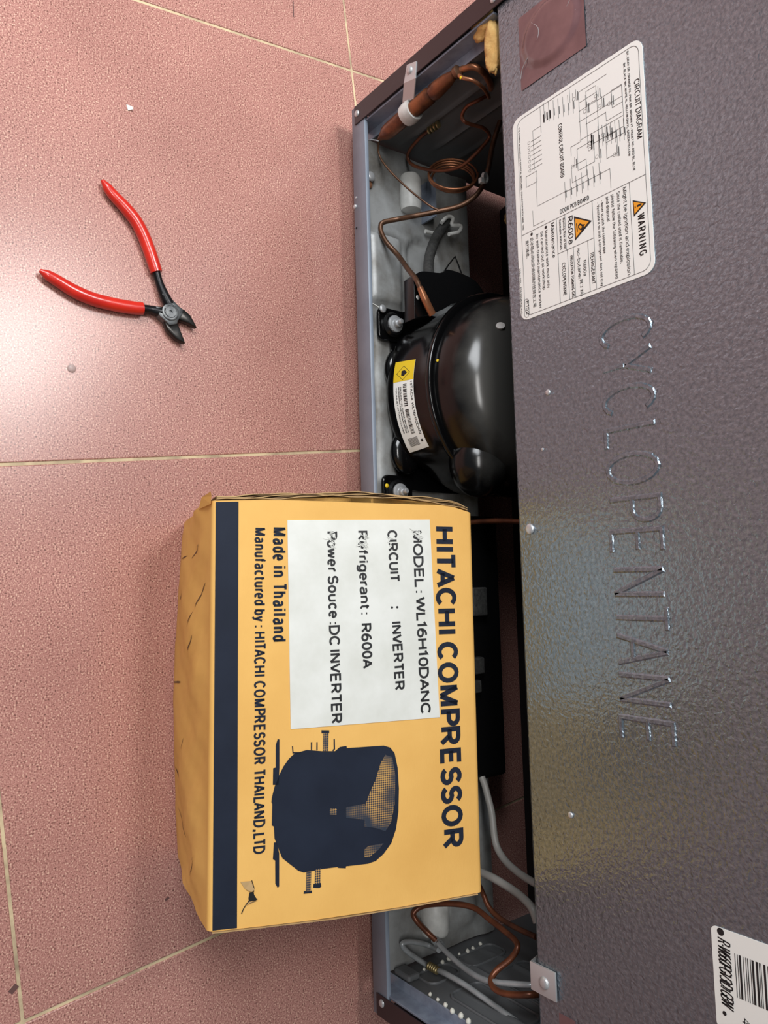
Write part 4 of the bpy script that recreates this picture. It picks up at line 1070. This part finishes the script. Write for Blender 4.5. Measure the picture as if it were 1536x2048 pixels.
# compressor picture
pc = MB()
poly2(pc, [(.1787,.0591),(.1770,.0682),(.1788,.0792),(.1796,.0891),(.1770,.0927),(.1767,.0977),(.1782,.0981),(.1788,.1266),(.1806,.1317),(.1848,.1352),(.1956,.1375),(.2102,.1382),(.2267,.1375),(.2386,.1354),(.2479,.1316),(.2547,.1253),(.2588,.1192),(.2599,.1132),(.2594,.0966),(.2607,.0964),(.2597,.0908),(.2590,.0902),(.2588,.0781),(.2592,.0719),(.2594,.0657),(.2576,.0618),(.2524,.0557),(.2477,.0504),(.2426,.0482),(.2340,.0449),(.2262,.0444),(.2253,.0430),(.2111,.0433),(.2099,.0427),(.2069,.0430),(.1998,.0449),(.1917,.0485),(.1867,.0513),(.1818,.0552)], fb)
for q in ([(.1678,.0471),(.1682,.0483),(.1877,.0483),(.1990,.0478),(.1984,.0437),(.1873,.0439),(.1870,.0457),(.1719,.0457)], [(.2368,.0445),(.2369,.0464),(.2442,.0482),(.2660,.0482),(.2666,.0471),(.2638,.0455),(.2486,.0454),(.2477,.0438)], [(.1635,.0674),(.1636,.0675),(.1637,.0676)],
          [(.1719,.0711),(.1719,.0721),(.1774,.0720),(.1773,.0711)], [(.1722,.0752),(.1722,.0761),(.1778,.0761),(.1777,.0751)], [(.1710,.0880),(.1711,.0890),(.1782,.0891),(.1796,.0877),(.1789,.0870),(.1778,.0881)],
          [(.1736,.0573),(.1737,.0581),(.1776,.0584),(.1782,.0639),(.1790,.0639),(.1785,.0577)], [(.1643,.0790),(.1648,.0848),(.1667,.0848),(.1663,.0790)], [(.2716,.0657),(.2721,.0715),(.2737,.0715),(.2734,.0655)], [(.2679,.0726),(.2679,.0779),(.2703,.0783),(.2712,.0769),(.2703,.0724)]):
    poly2(pc, q, fb)
pic = pc.build('printed_compressor', M['navy'], box, weld=False); lab(pic, 'navy silhouette of a compressor printed on the card')
ht = MB()
for q in ([(.1853,.1277),(.1874,.1332),(.2010,.1355),(.2209,.1345),(.2337,.1312),(.2392,.1268),(.2361,.1195),(.2340,.1109),(.2205,.1111),(.2111,.1150),(.2018,.1200),(.1911,.1239)], [(.2478,.1133),(.2472,.1254),(.2510,.1217),(.2555,.1144),(.2550,.1106),(.2496,.1107)], [(.2190,.0970),(.2184,.1111),(.2292,.1109),(.2265,.0969)],
          [(.1664,.0803),(.1667,.0843),(.1791,.0840),(.1787,.0800)], [(.2595,.0675),(.2593,.0709),(.2723,.0706),(.2720,.0672)], [(.2585,.0738),(.2580,.0777),(.2681,.0774),(.2682,.0735)], [(.2187,.0847),(.2193,.0900),(.2236,.0899),(.2230,.0847)]):
    poly2(ht, q, lambda u, v: (u, v, .0006))
tag(ht.build('halftone_shading', M['halftone'], pic, weld=False), kind='stuff')
# white sticker with its own lettering
sq = [(.0141,.0541),(.0108,.1680),(.1616,.1727),(.1619,.0564)]
mb = MB(); mb.prism([sq[0], sq[3], sq[2], sq[1]], 'z', .0, .00045)
st = mb.build('paper_sticker', M['sticker'], box); lab(st, 'white sticker with model and refrigerant lettering')
sl = MB()
FT(sl, 'MODEL : WL16H10DANC', [(.0198,.1527),(.1585,.1569)], .0085, fb2, w=.19, gap=.12, space=.24)
FT(sl, 'CIRCUIT', [(.0198,.1319),(.0593,.1334)], .0082, fb2, w=.19, gap=.12)
for p in [(.0782,.1349),(.0781,.1392)]: poly2(sl, ell(p[0], p[1], .0009, .0009)[:-1], fb2)
FT(sl, 'INVERTER', [(.0890,.1341),(.1397,.1361)], .0082, fb2, w=.19, gap=.12)
FT(sl, 'Refrigerant :', [(.0207,.1078),(.0830,.1096)], .0080, fb2, w=.18, gap=.12, space=.2)
FT(sl, 'R600A', [(.0896,.1097),(.1227,.1107)], .0082, fb2, w=.19, gap=.12)
FT(sl, 'Power Souce :DC INVERTER', [(.0217,.0836),(.1603,.0863)], .0083, fb2, w=.185, gap=.12, space=.24)
sl.build('printed_colon', M['ink'], st, weld=False)
m_ = MB(); rd = random.Random(4)
f9 = lambda u, v: (u, v, .00095)
for (cu, cv), n_, ru, rv in zip([(.0230,.1566),(.0268,.1113),(.0306,.1112),(.0250,.0869),(.0302,.0880),(.0279,.1356)], (15, 10, 12, 8, 6, 5), (.0042, .0035, .0030, .004, .004, .003), (.0042, .004, .004, .004, .003, .003)):
    for _ in range(n_):
        a_ = rd.uniform(0, 3.14); l_ = rd.uniform(.0008, .0026); c_ = (cu + rd.uniform(-ru, ru), cv + rd.uniform(-rv, rv))
        line2(m_, [(c_[0] - l_ * cos(a_), c_[1] - l_ * sin(a_)), c_, (c_[0] + l_ * cos(a_ + .3), c_[1] + l_ * sin(a_ + .3))], rd.uniform(.0003, .0009), f9)
tag(m_.build('rubbed_print', M['sticker'], st, weld=False), kind='stuff')
# tear in the card near the lower corner
tr = MB(); poly2(tr, [(.2669,.0278),(.2667,.0305),(.2688,.0309),(.2713,.0324),(.2719,.0334),(.2727,.0318),(.2723,.0296),(.2728,.0274),(.2705,.0270)], lambda u, v: (u, v, .0006))
line2(tr, [(.2669,.0305),(.2643,.0308),(.2616,.0300),(.2592,.0292)], .0005, fb2); line2(tr, [(.2721,.0274),(.2741,.0256),(.2767,.0237),(.2795,.0224)], .0006, fb2)
lab(tr.build('torn_hole', M['void'], box, weld=False), 'small torn hole in the card')
mb = MB()
q = [(.2727,.0274),(.2723,.0296),(.2722,.0332),(.2739,.0296),(.2748,.0256)]; mb.add([(p[0], p[1], .0005 + h) for p, h in zip(q, (.0002, .0016, .0022, .0, .0))], [(0, 1, 2, 3, 4)])
q = [(.2592,.0216),(.2596,.0287),(.2651,.0308),(.2664,.0288),(.2642,.0248)]; mb.add([(p[0], p[1], .0005 + h) for p, h in zip(q, (0, .0003, .0016, .0012, .0))], [(0, 1, 2, 3, 4)])
mb.build('torn_flap', M['cardcut'], box)

# ================================================================== pliers on the floor
pl0 = Vector([(-.1943,-.1794,-.0000)][0])
plier = thing('diagonal_cutting_pliers', 'open diagonal cutting pliers with red dipped handles lying on the pink floor', 'pliers', tuple(pl0))


class Q(MB):
    def build(s, name, m, parent=None, **k):
        o = MB.build(s, name, m, parent or plier, **k)
        if (parent or plier) is plier: o.location = -pl0
        return o


g1 = [(-.2921,-.2393,.0058),(-.2832,-.2315,.0058),(-.2747,-.2213,.0058),(-.2655,-.2120,.0058),(-.2553,-.2057,.0058),(-.2431,-.2004,.0058),(-.2312,-.1961,.0058),(-.2244,-.1938,.0058)]
g2 = [(-.2052,-.2861,.0058),(-.2002,-.2741,.0058),(-.1941,-.2602,.0058),(-.1904,-.2449,.0058),(-.1894,-.2271,.0058),(-.1898,-.2129,.0058),(-.1907,-.2057,.0058)]
gr = [.0014, .0040, .0046, .0049, .0052, .0054, .0054, .0055, .0055, .0055, .0055, .0054, .0053, .0052]
for g in (g1, g2):
    o = Q().tube(g, gr, 14, 8).build('grip', M['grip'], smooth=60)
sh1 = [(-.2258,-.1941,.0055),(-.2162,-.1912,.0055),(-.2061,-.1871,.0060),(-.1983,-.1828,.0060)]
sh2 = [(-.1906,-.2066,.0055),(-.1912,-.1982,.0055),(-.1906,-.1920,.0060),(-.1906,-.1866,.0060)]
for s_ in (sh1, sh2): Q().tube(s_, [.0036, .0034, .0042, .0048], 10, 5).build('shank', M['steel'], smooth=50)
def slab(poly, z0, z1, nm, m, bev=.0012): return Q().prism([(p[0], p[1]) for p in poly], 'z', z0, z1).build(nm, m, bevel=bev, smooth=35)
slab([(-.1940,-.1959,.0080),(-.1937,-.1895,.0080),(-.1983,-.1852,.0080),(-.2058,-.1906,.0080),(-.2078,-.1863,.0080),(-.2015,-.1798,.0080),(-.1972,-.1745,.0080),(-.1957,-.1710,.0080),(-.1905,-.1723,.0080),(-.1847,-.1760,.0080),(-.1815,-.1768,.0080),(-.1792,-.1836,.0080),(-.1826,-.1876,.0080),(-.1857,-.1922,.0080)], .0012, .0095, 'joint', M['steelworn'])
slab([(-.1952,-.1777,.0070),(-.1966,-.1705,.0070),(-.1920,-.1644,.0070),(-.1817,-.1580,.0070),(-.1846,-.1664,.0070),(-.1863,-.1750,.0070)], .0015, .0085, 'jaw', M['jaw'], .0015)
slab([(-.1832,-.1883,.0070),(-.1797,-.1827,.0070),(-.1831,-.1759,.0070),(-.1663,-.1688,.0070),(-.1690,-.1775,.0070),(-.1755,-.1849,.0070)], .0015, .0085, 'jaw', M['jaw'], .0015)
pv = [(-.1906,-.1832,.0098)][0]
Q().lathe([(.0072, .0085), (.0072, .0102), (.0066, .0106), (.0058, .0106), (.0056, .0100), (.0050, .0100), (.0046, .0106), (.0016, .0106), (.0014, .0096), (0, .0096)], (pv[0], pv[1], 0), 28).build('pivot', M['steelworn'], smooth=35)
# ================================================================== bits on the floor
sc_ = Vector([(-.3659,-.2152,-.0000)][0])
o = MB().add([(-.002, -.0025, .0002), (.0028, -.001, .0002), (.001, .003, .0016), (-.0015, .002, .0010), (-.002, -.0025, .0008), (.0028, -.001, .0009), (.001, .003, .0023), (-.0015, .002, .0018)],
             [(0, 3, 2, 1), (4, 5, 6, 7), (0, 1, 5, 4), (1, 2, 6, 5), (2, 3, 7, 6), (3, 0, 4, 7)]).build('paper_scrap', M['sticker'])
o.location = sc_ - Vector((0, 0, .0002)); tag(o, 'tiny white scrap lying alone on the pink floor above the pliers', 'scrap')
dm = mat('clear_drop', (225, 205, 200), .05, alpha=.4, coat=.5)
wd = Vector([(-.1331,-.2604,-.0000)][0])
o = MB().lathe([(.0034, 0), (.0033, .0008), (.0026, .0018), (.0012, .0024), (0, .0025)], (0, 0, 0), 18).build('water_drop', dm, smooth=60); o.location = wd
tag(o, 'small clear water drop on the pink floor below the pliers', 'drop')
sc2 = mat('scuff', (96, 66, 62), .6)
for q, w in (([(-.5378,-.0514,-.0000),(-.5210,-.0512,-.0000)], .0012), ([(.3241,-.2987,-.0000),(.3201,-.2942,-.0000)], .004), ([(.2904,-.1854,-.0000),(.2893,-.1820,-.0000)], .002)):
    mb = MB(); line2(mb, [(p[0], p[1]) for p in q], w, lambda x, y: (x, y, .0002)); o = mb.build('scuff_mark', sc2)
    o.parent = fl; o.matrix_parent_inverse = (Matrix.Translation((OX, OY, 0)) @ Matrix.Rotation(TH, 4, 'Z')).inverted()
bpy.context.view_layer.update()
